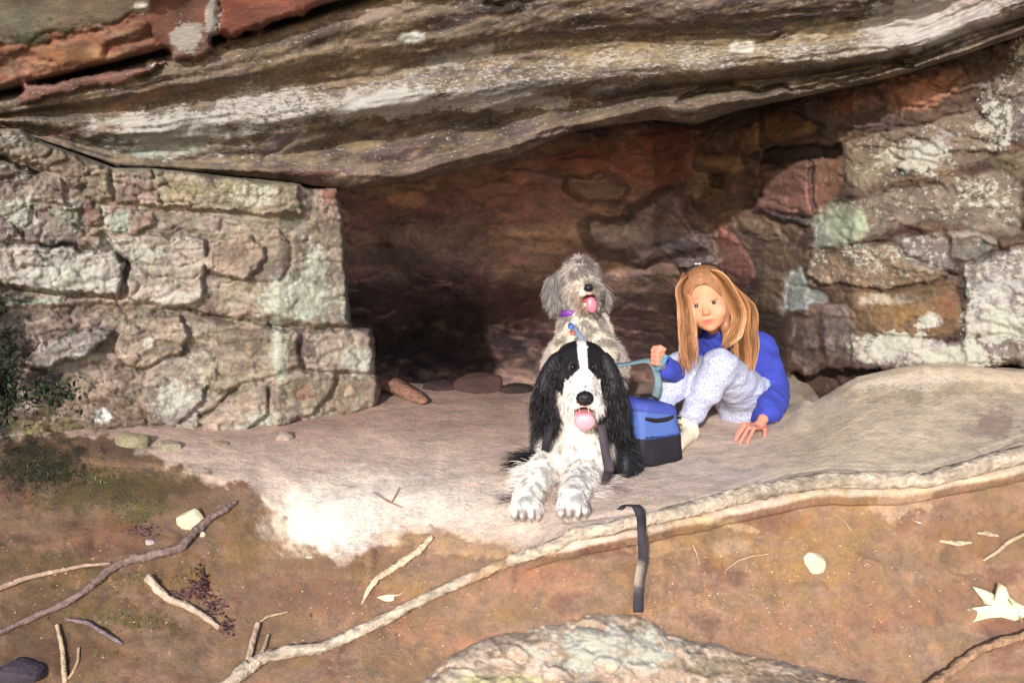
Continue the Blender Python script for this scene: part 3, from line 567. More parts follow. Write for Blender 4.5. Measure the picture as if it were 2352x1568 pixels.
# ================================================================== IMPLICIT BODIES
class Field:
    def __init__(s, lo, hi, h):
        s.lo = np.array(lo, float); s.h = h; n = np.ceil((np.array(hi)-s.lo)/h).astype(int)+1; s.n = n
        s.F = np.full(n, .2, np.float32); s.prims = []
    def _loc(s, lo, hi):
        a = np.clip(np.floor((lo-s.lo)/s.h).astype(int), 0, s.n-1); b = np.clip(np.ceil((hi-s.lo)/s.h).astype(int)+1, 1, s.n)
        g = np.meshgrid(*[s.lo[i]+s.h*np.arange(a[i], b[i]) for i in range(3)], indexing='ij')
        return (slice(a[0], b[0]), slice(a[1], b[1]), slice(a[2], b[2])), np.stack(g, -1)
    def _apply(s, fn, lo, hi, k, op, col):
        m = k+3*s.h; sl, p = s._loc(lo-m, hi+m)
        if p.size == 0: return
        d = fn(p).astype(np.float32); a = s.F[sl]
        if op == 'add':
            h = np.clip(.5+.5*(a-d)/k, 0, 1); s.F[sl] = a+(d-a)*h-k*h*(1-h)
            if col is not None: s.prims.append((fn, lin(col)))
        else:
            h = np.clip(.5-.5*(a+d)/k, 0, 1); s.F[sl] = a+(-d-a)*h+k*h*(1-h)
    def ell(s, c, r, M=None, k=.01, op='add', col=None):
        c = np.array(c, float); r = np.array(r, float)*np.ones(3); M = np.eye(3) if M is None else np.asarray(M)   # rows of M = axes
        def fn(p):
            q = (p-c)@M.T; k0 = np.linalg.norm(q/r, axis=-1); k1 = np.linalg.norm(q/r**2, axis=-1)+1e-9; return k0*(k0-1)/k1
        R_ = r.max(); s._apply(fn, c-R_, c+R_, k, op, col)
    def cone(s, a, b, r1, r2, k=.01, op='add', col=None):
        a = np.array(a, float); b = np.array(b, float); e = b-a; L2 = max(e@e, 1e-9)
        def fn(p):
            t = np.clip(((p-a)@e)/L2, 0, 1); return np.linalg.norm(p-a-t[..., None]*e, axis=-1)-(r1+(r2-r1)*t)
        R_ = max(r1, r2); s._apply(fn, np.minimum(a, b)-R_, np.maximum(a, b)+R_, k, op, col)
    def chain(s, pts, rs, k=.01, **kw):
        for i in range(len(pts)-1): s.cone(pts[i], pts[i+1], rs[i], rs[i+1], k, **kw)
    def mesh(s, smooth=0):
        F = s.F; ins = F < 0; n = F.shape
        cc = sum(ins[i:n[0]-1+i, j:n[1]-1+j, k:n[2]-1+k].astype(np.int8) for i in (0,1) for j in (0,1) for k in (0,1))
        act = (cc > 0) & (cc < 8); I = np.argwhere(act); idx = np.full(act.shape, -1); idx[act] = np.arange(len(I))
        cor = np.array([(i,j,k) for i in (0,1) for j in (0,1) for k in (0,1)])
        val = np.stack([F[I[:,0]+c[0], I[:,1]+c[1], I[:,2]+c[2]] for c in cor], 1)
        acc = np.zeros((len(I), 3)); cnt = np.zeros(len(I))
        for a in range(8):
            for b in range(a+1, 8):
                if np.abs(cor[a]-cor[b]).sum() != 1: continue
                m = (val[:, a] < 0) != (val[:, b] < 0); t = val[:, a]/(val[:, a]-val[:, b]+1e-12)
                acc += np.where(m[:, None], cor[a]+(cor[b]-cor[a])*t[:, None], 0); cnt += m
        V = s.lo+s.h*(I+acc/cnt[:, None])
        Q = []
        for ax in range(3):
            o1, o2 = [(1,2),(2,0),(0,1)][ax]
            sl0 = [slice(1, n[i]-1) for i in range(3)]; sl0[ax] = slice(0, n[ax]-1)
            sl1 = list(sl0); sl1[ax] = slice(1, n[ax])
            a = ins[tuple(sl0)]; b = ins[tuple(sl1)]; E_ = np.argwhere(a != b)
            if not len(E_): continue
            fl = a[tuple(E_.T)]; off = np.ones(3, int); off[ax] = 0; c = E_+off
            u = np.zeros(3, int); u[o1] = 1; v = np.zeros(3, int); v[o2] = 1
            q = np.stack([idx[tuple((c-u-v).T)], idx[tuple((c-v).T)], idx[tuple(c.T)], idx[tuple((c-u).T)]], 1)
            q[~fl] = q[~fl][:, ::-1]; Q.append(q)
        Q = np.concatenate(Q); Q = Q[(Q >= 0).all(1)]
        for _ in range(smooth):
            A = np.zeros_like(V); N = np.zeros(len(V))
            for i in range(4):
                np.add.at(A, Q[:, i], V[Q[:, (i+1) % 4]]); np.add.at(N, Q[:, i], 1); np.add.at(A, Q[:, (i+1) % 4], V[Q[:, i]]); np.add.at(N, Q[:, (i+1) % 4], 1)
            V = .5*V+.5*A/np.maximum(N, 1)[:, None]
        nn = vnormals(V, Q)
        return V, Q, nn
    def colour(s, V, sig=.006):
        W = np.zeros(len(V)); C = np.zeros((len(V), 3)); D = np.stack([fn(V) for fn, c in s.prims], 1)
        w = np.exp(-(D-D.min(1)[:, None])/sig); w /= w.sum(1)[:, None]
        return w@np.stack([c for f, c in s.prims])
def vnormals(V, Q):
    a = V[Q[:, 2]]-V[Q[:, 0]]; b = V[Q[:, 3]]-V[Q[:, 1]]; fn = np.cross(a, b); N = np.zeros_like(V)
    for i in range(4): np.add.at(N, Q[:, i], fn)
    return N/np.maximum(np.linalg.norm(N, axis=1), 1e-12)[:, None]
def strands(name, parent, root, dirs, length, colr, mat, width=.0012, curl=0., grav=.5, segs=4, jitter=.25, tipcol=None, freq=60., **props):
    """hair ribbons, one mesh: root (n,3), dirs (n,3), length (n,), colr (n,3)"""
    n = len(root); g = np.random.default_rng(abs(hash(name)) % 1000 if False else len(name)+n % 97)
    d = dirs+g.normal(0, jitter, (n, 3)); d /= np.linalg.norm(d, axis=1)[:, None]
    s1 = np.cross(d, g.normal(0, 1, (n, 3))); s1 /= np.linalg.norm(s1, axis=1)[:, None]; s2 = np.cross(d, s1)
    ph = g.random(n)*6.28; length = np.asarray(length)*g.uniform(.65, 1.25, n)
    P_ = [root]; dd = d.copy(); L = length/segs
    for k in range(segs):
        dd = dd+np.array([0, 0, -1])*grav/segs; dd /= np.linalg.norm(dd, axis=1)[:, None]
        t = (k+1)/segs
        off = curl*(s1*np.sin(ph+freq*t*length)[:, None]+s2*np.cos(ph*1.7+freq*t*length)[:, None])*t**.5 if np.any(curl) else 0
        P_.append(P_[-1]+dd*L[:, None]) if not np.any(curl) else P_.append((P_[-1] if k == 0 else base_)+dd*L[:, None])
        base_ = P_[-1]
        if np.any(curl): P_[-1] = base_+off
    vs = []; 
    for k in range(segs+1):
        w = width*(1-(k/segs)**2*.8)*.5; vs += [P_[k]-s1*w, P_[k]+s1*w]
    V = np.stack(vs, 1).reshape(-1, 3); m = 2*(segs+1)
    F = np.array([[2*k, 2*k+1, 2*k+3, 2*k+2] for k in range(segs)])
    Fq = (np.arange(n)[:, None, None]*m+F).reshape(-1, 4)
    c = colr*g.uniform(.75, 1.25, (n, 1)); tc = c if tipcol is None else c*.4+np.asarray(tipcol)*.6
    C = np.stack([c*(1-k/segs)+tc*(k/segs) for k in range(segs+1) for _ in (0, 1)], 1).reshape(-1, 3)
    return mesh_obj(name, V, Fq, mat, parent, col=np.clip(C, 0, .95), **props)
def sample(V, Q, N, C, w, n, seed=1):
    """random points on a mesh with per-vertex weight w"""
    g = np.random.default_rng(seed); a = np.linalg.norm(np.cross(V[Q[:, 2]]-V[Q[:, 0]], V[Q[:, 3]]-V[Q[:, 1]]), axis=1)*w[Q].mean(1)
    i = g.choice(len(Q), n, p=a/a.sum()); b = g.random((n, 2)); q = Q[i]
    def mix(X): return (X[q[:, 0]]*((1-b[:, :1])*(1-b[:, 1:]))+X[q[:, 1]]*(b[:, :1]*(1-b[:, 1:]))+X[q[:, 2]]*(b[:, :1]*b[:, 1:])+X[q[:, 3]]*((1-b[:, :1])*b[:, 1:]))
    return mix(V), mix(N), mix(C), q[:, 0]
def tube(name, pts, rad, mat, parent=None, col=(150,120,95), nseg=10, rough=.15, link=True, seed=0, flat=1.0, sub=6, **props):
    """tapering rough rod along world points"""
    pts = np.array(pts, float); rad = np.array(rad, float)*np.ones(len(pts)); n = len(pts)
    t = np.linspace(0, n-1, (n-1)*sub+1); i = np.clip(t.astype(int), 0, n-2); f = (t-i)[:, None]
    p0, p1, p2, p3 = pts[np.maximum(i-1, 0)], pts[i], pts[i+1], pts[np.minimum(i+2, n-1)]
    C = .5*((2*p1)+(-p0+p2)*f+(2*p0-5*p1+4*p2-p3)*f**2+(-p0+3*p1-3*p2+p3)*f**3); r = np.interp(t, np.arange(n), rad)
    T = np.gradient(C, axis=0); T /= np.linalg.norm(T, axis=1)[:, None]; up = np.array([.1, -.6, .79])
    A = np.cross(T, up); A /= np.linalg.norm(A, axis=1)[:, None]; B_ = np.cross(A, T)
    th = np.linspace(0, 2*np.pi, nseg, endpoint=False)
    rr = r[:, None]*(1+rough*(fbm(np.cos(th)[None]*1.5+seed, np.sin(th)[None]*1.5+9, t[:, None]*1.3, 4)-.5)*4)
    V = C[:, None]+A[:, None]*(np.cos(th)[None, :, None]*rr[..., None])+B_[:, None]*(np.sin(th)[None, :, None]*rr[..., None]*flat)
    m = len(C); V = V.reshape(-1, 3); q = []
    a = np.arange(m-1)[:, None]*nseg+np.arange(nseg)[None]; b = np.arange(m-1)[:, None]*nseg+(np.arange(nseg)[None]+1) % nseg
    F4 = np.stack([a, b, b+nseg, a+nseg], -1).reshape(-1, 4)
    V = np.vstack([V, C[0]-T[0]*r[0]*.4, C[-1]+T[-1]*r[-1]*.4]); e0, e1 = len(V)-2, len(V)-1; k = np.arange(nseg); k1 = (k+1) % nseg
    F3 = np.vstack([np.stack([k1, k, k*0+e0], 1), np.stack([(m-1)*nseg+k, (m-1)*nseg+k1, k*0+e1], 1)])
    cc = lin(col) if np.ndim(col) == 1 else None
    nz = (.35+.62*fbm(V[:, 0]*45, V[:, 1]*45, V[:, 2]*45, 4))[:, None]
    cv = (cc*nz) if cc is not None else col
    if not link: return V, F4, F3, cv
    return mesh_obj(name, V, [F4, F3], mat, parent, col=cv, **props)
def ribbon(name, pts, nrm, w, th, mat, parent=None, col=(40,38,42), sub=5, **props):
    """flat strap: centre points, face normals, width and thickness"""
    pts = np.array(pts, float); nrm = np.array(nrm, float)*np.ones((len(pts), 3)); n = len(pts)
    w = np.array(w, float)*np.ones(n)
    t = np.linspace(0, n-1, (n-1)*sub+1); i = np.clip(t.astype(int), 0, n-2); f = (t-i)[:, None]
    p0, p1, p2, p3 = pts[np.maximum(i-1, 0)], pts[i], pts[i+1], pts[np.minimum(i+2, n-1)]
    C = .5*((2*p1)+(-p0+p2)*f+(2*p0-5*p1+4*p2-p3)*f**2+(-p0+3*p1-3*p2+p3)*f**3)
    N_ = nrm[i]*(1-f)+nrm[i+1]*f; T = np.gradient(C, axis=0); T /= np.linalg.norm(T, axis=1)[:, None]
    N_ -= T*(N_*T).sum(1)[:, None]; N_ /= np.linalg.norm(N_, axis=1)[:, None]; A = np.cross(T, N_); ww = np.interp(t, np.arange(n), w)[:, None]/2
    V = np.stack([C-A*ww-N_*th/2, C+A*ww-N_*th/2, C+A*ww+N_*th/2, C-A*ww+N_*th/2], 1).reshape(-1, 3); m = len(C)
    k = np.arange(m-1)[:, None]*4; F = np.concatenate([np.stack([k+a, k+(a+1) % 4, k+(a+1) % 4+4, k+a+4], -1).reshape(-1, 4) for a in range(4)])
    F = np.vstack([F, [[3,2,1,0]], [[4*m-4,4*m-3,4*m-2,4*m-1]]])
    cc = (col(V) if callable(col) else np.tile(lin(col), (len(V), 1)))*(.4+1.3*fbm(V[:, 0]*28, V[:, 1]*28, V[:, 2]*28, 4))[:, None]
    return mesh_obj(name, V, F, mat, parent, col=cc, smooth=False, **props)
def frame(yaw=0, pitch=0, roll=0):
    """rows: image-right axis, facing axis, up axis; yaw>0 turns to image left, pitch>0 looks up, roll>0 tips the top to image left"""
    y, p, r = map(math.radians, (yaw, pitch, roll))
    f = np.array([-math.sin(y)*math.cos(p), -math.cos(y)*math.cos(p), math.sin(p)])
    rt = np.cross(np.array([0, 0, 1.]), f); rt /= np.linalg.norm(rt); rt = rt if rt[0] > 0 else -rt
    up = np.cross(f, rt); up = up if up[2] > 0 else -up
    r2 = rt*math.cos(r)+up*math.sin(r); u2 = -rt*math.sin(r)+up*math.cos(r)
    return np.stack([r2, f, u2])
m_skin = colmat('skin', .62, .3, sss=.12, noise=.09, nscale=45)
m_fur = colmat('dog_fur', .55, .35); m_wet = colmat('wet_skin', .25, .5, noise=.1, nscale=90, bump=.15)
m_hair = colmat('blond_hair', .38, .5); m_fleece = colmat('blue_fleece', .95, .1, noise=.12, nscale=160, bump=.25, sheen=.03)
m_knit = colmat('speckled_trousers', .95, .1)
def _knit():
    nt = m_knit.node_tree; L = nt.links.new; bs = nt.nodes['Principled BSDF']; at = nt.nodes['Attribute']; tc = mk(nt, 'ShaderNodeTexCoord')
    n = mk(nt, 'ShaderNodeTexNoise'); n.inputs['Scale'].default_value = 330; n.inputs['Detail'].default_value = 3; n.inputs['Roughness'].default_value = .7; L(tc.outputs['Object'], n.inputs['Vector'])
    r = ramp(nt, .47, .55); L(n.outputs[0], r.inputs[0]); m = mk(nt, 'ShaderNodeMix', data_type='RGBA'); m.inputs[7].default_value = (.16, .19, .36, 1); L(math_(nt, 'MULTIPLY', r.outputs[0], .85), m.inputs[0]); L(at.outputs['Color'], m.inputs[6]); L(m.outputs[2], bs.inputs['Base Color'])
_knit(); m_sock = colmat('cotton_sock', .9, .1, noise=.06, nscale=400, bump=.4)
m_nylon = colmat('nylon_cloth', .6, .3, noise=.12, nscale=220, bump=.2); m_web = colmat('webbing', .8, .2, noise=.3, nscale=130, bump=.3)
m_bark = colmat('weathered_wood', .95, .1, noise=.6, nscale=70, bump=1.0, bdist=.012); m_leaf = colmat('leaf', .6, .3, noise=.2, nscale=60); m_metal = colmat('tag_metal', .3, .6); m_stone = rockmat('loose_stone', bump=.6, lsc=40, sc=1.6)
m_eye = colmat('eye', .08, .6)
# ================================================================== SPANIEL (lying, facing the viewer)
BLK, WHT = (24,22,26), (226,218,210)
def sp(cx, cy, Y): return P(1117.2+cx*.3, 764.4+cy*.3, Y)      # detail-crop coordinates
def build_spaniel():
    paws = []
    g0 = gz_at(.15, 2.8)
    base_ = Vector((.17, 2.95, g0))
    root = empty('dog', base_, label='black and white long-eared dog lying with its tongue out beside a blue bag', category='dog')
    F = Field((-.16, 2.40, -.06), (.50, 3.75, .50), .0045)
    # head frame
    H = frame(0, -4, 0); C = sp(735, 270, 2.86)+np.array([0, .04, .0])
    def h(x, y, z): return C+np.array([x, y, z])@H
    k = .012
    F.ell(h(0, -.02, .010), (.076, .074, .058), H, k, col=BLK); F.ell(h(-.045, .0, -.025), (.034, .05, .045), H, k, col=BLK); F.ell(h(.045, .0, -.025), (.034, .05, .045), H, k, col=BLK)            # skull
    F.ell(h(0, .03, -.0), (.05, .05, .045), H, k, col=BLK)
    F.cone(h(0, .04, -.022), h(0, .135, -.052), .041, .031, k, col=WHT)   # muzzle
    F.ell(h(-.026, .115, -.072), (.022, .036, .026), H, k, col=WHT); F.ell(h(.026, .115, -.072), (.024, .036, .028), H, k, col=WHT)  # flews
    F.ell(h(-.034, .06, -.07), (.022, .04, .034), H, k, col=WHT); F.ell(h(.034, .06, -.07), (.022, .04, .034), H, k, col=WHT)
    F.ell(h(0, .162, -.050), (.0245, .016, .020), H, .004, col=(24,18,20)) # nose
    F.ell(h(0, .085, -.118), (.026, .05, .016), H, k, col=WHT)            # lower jaw
    F.ell(h(0, .135, -.100), (.022, .04, .012), H, .004, op='sub')        # open mouth
    for s in (-1, 1):
        F.ell(h(.029*s, .062, .012), (.013, .012, .010), H, .006, op='sub')
        F.ell(h(.009*s, .176, -.050), (.0045, .006, .004), H, .002, op='sub')
    F.ell(P(1432, 1062, 2.94), (.045, .09, .075), None, .02, col=BLK); F.cone(P(1405, 1000, 2.98), P(1455, 1095, 2.93), .06, .035, .02, col=BLK)
    # neck, chest, trunk
    ch = sp(700, 930, 2.92); 
    F.cone(h(0, -.02, -.05), sp(700, 780, 2.95), .07, .085, .03, col=WHT)
    F.cone(sp(700, 760, 2.95), ch, .085, .10, .03, col=WHT)
    F.ell(sp(700, 960, 2.97), (.125, .12, .105), None, .03, col=WHT)
    F.cone(sp(760, 900, 3.05), sp(900, 900, 3.45), .125, .12, .04, col=BLK)
    F.ell(sp(1010, 960, 3.38), (.12, .15, .10), None, .03, col=BLK)       # haunch, to the right
    F.cone(sp(1010, 1060, 3.12), sp(1060, 1090, 2.98), .05, .03, .02, col=BLK)
    F.ell(sp(470, 860, 3.02), (.05, .07, .08), None, .03, col=BLK); F.ell(sp(900, 880, 3.0), (.06, .08, .09), None, .03, col=BLK)
    # forelegs
    for pts in (((520,960,2.98),(400,1130,2.84),(330,1320,2.70)), ((800,960,2.98),(760,1120,2.84),(670,1290,2.70))):
        q = [sp(*a) for a in pts]; hp = hit(1209, 1192)[0] if pts[0][0] < 600 else hit(1314, 1187)[0]; q[2] = hp+np.array([0, .035, .044]); q[1] = (q[0]+q[2])/2+np.array([0, 0, .0]); q[1][2] = max(q[1][2], .055)
        F.chain(q, (.06, .042, .034), .02, col=WHT)
        pw = q[2]+np.array([0, -.03, -.008]); pw[1] = hp[1]+.008; gpaw = gz_at(pw[0], pw[1]); pw[2] = gpaw+.032
        paws.append(pw); F.ell(pw, (.040, .044, .030), None, .015, col=WHT)
        for i, dx in enumerate((-.033, -.012, .012, .033)):
            F.ell(pw+np.array([dx, -.036+.008*(abs(dx) > .02), -.008]), (.0118, .024, .017), None, .0015, col=WHT)
            F.cone(pw+np.array([dx, -.054+.008*(abs(dx) > .02), -.010]), pw+np.array([dx, -.066+.008*(abs(dx) > .02), -.020]), .005, .003, .003, col=(90,66,60))
    V, Q, N = F.mesh(1); C_ = F.colour(V, .005)
    L = (V-C)@H.T; x, y, z = L.T; ax = np.abs(x)
    hd = (z > -.16) & (V[:, 1] < 2.98) & (V[:, 2] > C[2]-.14)
    # black mask with the white blaze and muzzle
    wob = .004*(fbm(V[:, 0]*90, V[:, 1]*90, V[:, 2]*90, 3)-.5)*2
    blaze = np.interp(z, [-.03, -.005, .015, .035, .06, .08], [.044, .030, .0095, .011, .014, .010])+wob
    front = y > -.035
    head = hd & (z > -.075) & (y < .2)
    white = (ax < blaze) & front | (z < -.03+.25*(.06-np.clip(y, 0, .06)))&(y > .05)
    mask = head & ~white
    C_[mask] = lin(BLK); C_[head & white] = lin(WHT)
    nose = (np.linalg.norm((L-[0, .164, -.050])/[.0275, .019, .0235], axis=1) < 1.02); C_[nose] = lin((22,17,20))
    lipm = head & (y > .05) & (np.abs(z+.095) < .012) & ~nose; C_[lipm] = C_[lipm]*.35+lin((70,40,44))*.65
    inn = (np.linalg.norm((L-[0, .125, -.098])/[.028, .055, .015], axis=1) < 1.0); C_[inn] = lin((120,46,56))
    fr = head & white & (fbm(V[:, 0]*160, V[:, 1]*160, V[:, 2]*160, 2) > .80) & (z < -.0); C_[fr] = lin((70,62,62))
    gr = (V[:, 2] < .14) & (C_[:, 0] > .3); nn = fbm(V[:, 0]*55, V[:, 1]*40, V[:, 2]*55, 4); C_[gr] = C_[gr]*(1-.5*sst(.52, .66, nn[gr]))[:, None]
    pads = gr & (V[:, 1] < 2.66) & (fbm(V[:, 0]*70, V[:, 1]*20, 2., 2) > .90); C_[pads] = lin((110,84,76))
    for pw in paws:
        for gx3 in (-.0225, 0, .0225):
            m = sst(.0045, .0015, np.abs(V[:, 0]-pw[0]-gx3))*sst(.026, .034, pw[1]-V[:, 1])*sst(.034, .022, V[:, 2]-pw[2]+.02); C_ = C_*(1-m[:, None]*.8)+lin((96,70,62))*m[:, None]*.8
    mesh_obj('body', V, Q, m_fur, root, col=C_)
    # ears: long pendulous leathers as part of their own
    def ear(s, pts, rs, seed):
        E_ = Field(np.min(pts, 0)-.08, np.max(pts, 0)+.08, .005)
        for i in range(len(pts)-1):
            a, b = pts[i], pts[i+1]; mid = (a+b)/2; ax_ = (b-a); Ln = np.linalg.norm(ax_); ax_ = ax_/Ln
            sd_ = np.cross(ax_, [0, 1, 0]); sd_ /= np.linalg.norm(sd_); M = np.stack([sd_, np.cross(sd_, ax_), ax_])
            E_.ell(mid, (rs[i], .017, Ln*.75), M, .02, col=BLK)
        v, q, n = E_.mesh(2)
        eo = mesh_obj('ear', v, q, m_fur, root, col=np.tile(lin((24,21,26)), (len(v), 1)))
        w = np.ones(len(v)); p, nn, cc, _ = sample(v, q, n, np.tile(lin((27,23,27)), (len(v), 1)), w, 5200, seed)
        brn = np.where(np.random.default_rng(seed).random(len(p)) < .3, 2.1, .7)[:, None]
        d = nn*(.15+.35*sst(pts[0][2]-.04, pts[0][2]-.16, p[:, 2]))[:, None]+np.array([.10*s, -.10, -.9])
        lowf = sst(pts[1][2], pts[-1][2], p[:, 2])
        strands('ear_fringe', eo, p, d, .016+.040*lowf, cc*brn, m_fur, width=.0018, curl=.0042, grav=.7, segs=7, jitter=.16, freq=130)
        return eo
    ear(-1, [sp(550,175,2.89), sp(478,300,2.87), sp(432,450,2.85), sp(445,580,2.85), sp(475,670,2.86)], (.022,.027,.030,.028,.020), 3)
    ear(1, [sp(900,175,2.89), sp(955,300,2.87), sp(985,450,2.85), sp(980,600,2.85), sp(960,700,2.86)], (.022,.027,.031,.030,.022), 4)
    # tongue, eyes
    T_ = Field(C-.2, C+.2, .003)
    T_.ell(h(0, .125, -.108), (.027, .045, .007), H, .01, col=(235,150,160)); T_.ell(h(0, .166, -.118), (.030, .012, .025), H, .012, col=(238,158,168))
    T_.cone(h(0, .178, -.103), h(0, .184, -.14), .0012, .0012, .006, op='sub')
    v, q, n = T_.mesh(1); cc = np.tile(lin((232,150,162)), (len(v), 1)); mesh_obj('tongue', v, q, m_wet, root, col=cc)
    for s in (-1, 1):
        e = Field(h(.029*s, .056, .010)-.02, h(.029*s, .056, .010)+.02, .0016); e.ell(h(.029*s, .0505, .009), .0088, None, .002, col=(30,18,14)); v, q, n = e.mesh()
        mesh_obj('eye', v, q, m_eye, root, col=np.tile(lin((20,12,10)), (len(v), 1)))
    # collar and harness straps
    a = math.pi
    th = np.linspace(.2, 2*np.pi+.2, 20); cc_ = sp(705, 770, 2.97)
    col_o = ribbon('collar', [cc_+np.array([.093*math.cos(t), .09*math.sin(t), .01*math.sin(t)]) for t in th], [np.array([math.cos(t), math.sin(t), 0]) for t in th], .022, .004, m_web, root, (44,40,46))
    # coat
    w = np.ones(len(V)); bad = nose | inn | (hd & (y > .05) & (z < -.076) & (z > -.140) & (ax < .032)); w[bad] = 0
    short = head | ((V[:, 1] < 2.625) & (V[:, 2] < .09))
    C2 = np.where((C_[:, :1] < .05), lin((40,36,42)), C_); ws = w*(short | hd)*np.where((V[:, 1] < 2.60) & (V[:, 2] < .05), .3, 1); p, nn, cc, _ = sample(V, Q, N, C2, ws+1e-9, 16000, 5)
    dn = nn*.22+np.array([0, .35, -.5]); strands('coat', root, p, dn, np.where(cc[:, 0] < .05, .011, np.where(p[:, 2] > .2, .004, .008)), cc, m_fur, width=.0011, segs=2, jitter=.2)
    wl = w*(~short)*(V[:, 2] < C[2]-.06); p, nn, cc, ii = sample(V, Q, N, C_, wl+1e-9, 24000, 6)
    dn = nn*.6+np.array([0, -.25, -.65]); ln = np.where(p[:, 2] > .12, .032, .017); strands('long_coat', root, p, dn, ln, cc, m_fur, width=.0013, curl=.0018, segs=5, jitter=.25, freq=90)
    # feathering behind the forelegs, fanned on the sand
    g = np.random.default_rng(9)
    def feather(a, b, dirv, n, ln, c, curl=.003):
        t = g.random(n)[:, None]; p = a*(1-t)+b*t+g.normal(0, .008, (n, 3)); d = np.array(dirv)+g.normal(0, .25, (n, 3)); d[:, 2] = np.abs(d[:, 2])*.2-.02
        return p, d, np.full(n, ln), np.tile(lin(c), (n, 1))
    L_ = [feather(sp(330,1000,2.88), sp(260,1240,2.72), (-.9,-.35,0), 420, .05, (228,220,212)), feather(sp(900,1120,2.84), sp(800,1250,2.72), (.9,-.3,0), 420, .055, (190,178,172)),
          feather(sp(400,930,2.92), sp(330,1000,2.9), (-1,-.3,0), 420, .085, (30,26,30)), feather(sp(300,1230,2.74), sp(260,1260,2.72), (-1,-.2,.05), 60, .075, (80,62,58)),
          feather(sp(450,1180,2.76), sp(520,1300,2.70), (.3,-1,0), 300, .04, (200,182,170)), feather(sp(1040,1090,3.0), sp(1170,1080,3.05), (.8,-.5,0), 500, .07, (24,20,24)),
          feather(sp(850,1200,2.78), sp(950,1290,2.74), (.8,-.4,0), 220, .06, (150,132,126))]
    p, d, ln, cc = [np.concatenate(z_) for z_ in zip(*L_)]; p[:, 2] = np.maximum(p[:, 2], np.array([gz_at(a_, b_) for a_, b_ in p[:, :2]])+.004)
    strands('leg_feathering', root, p, d, ln, cc, m_fur, width=.0018, curl=.004, grav=.06, segs=6, jitter=.12, freq=90)
    return C, H
SPC, SPH = build_spaniel()
# straps hanging at the spaniel's chest: one continuous dark lead
def lead():
    root = empty('dog_lead', hit(1470, 1165)[0], label='dark webbing lead hanging down over the edge of the ledge from the lying dog', category='lead')
    up = [sp(880,700,2.80), sp(895,800,2.79), sp(915,930,2.765), sp(935,1040,2.735), sp(925,1085,2.76), sp(900,1180,2.79)]
    ribbon('strap', up, [(.15,-1,.1),(.35,-1,.1),(.1,-1,.1),(-.15,-1,.1),(.1,-1,.1),(.1,-1,.1)], [.026]*5+[.022], .003, m_web, root, (64,56,62))
    up2 = [sp(500,640,2.84), sp(480,740,2.815), sp(462,830,2.81), sp(450,900,2.84)]
    ribbon('strap', up2, [(-.2,-1,.1),(-.4,-1,.1),(-.1,-1,.1),(-.2,-1,.1)], .024, .003, m_web, root, (44,38,44))
    gp = []
    for (a, b) in ((1395,1160),(1415,1172),(1435,1168),(1452,1164)):
        q, n = hit(a, b); gp.append(q+n*.004)
    yh = hit(1456, 1200)[0][1]; gp[-2] = gp[-2]+np.array([0, 0, .012]); gp[-1] = P(1452, 1160, yh+.03); yl = min(hit(1468, v_)[0][1] for v_ in range(1200, 1400, 12))-.008
    dr = [P(1462, 1163, yh-.02), P(1472, 1185, yh-.048), P(1474, 1225, min(yh-.052, yl)), P(1477, 1280, min(yh-.055, yl)-.002), P(1468, 1335, min(yh-.06, yl)-.004), P(1466, 1405, min(yh-.066, yl)-.004)]
    ribbon('hanging_strap', gp+dr, [(0,-.3,1),(.2,-.5,1),(0,-.4,1),(0,-.4,1),(0,-.6,.8),(.1,-1,.4),(.1,-1,0),(-.25,-1,0),(.1,-1,0),(0,-1,0)], [.012,.012,.014,.02,.024,.026,.023,.025,.026,.027], .003, m_web, root, lambda V: lin((54,50,56))+(sst(.016, .004, np.abs(proj(V)[0]-1474-14*np.sin(proj(V)[1]/37))*.001+np.abs(proj(V)[1]-1312)*.00022)*(fbm(V[:, 0]*200, V[:, 1]*90, V[:, 2]*120, 3) > .42))[:, None]*(lin((176,160,142))-lin((54,50,56))))
lead()
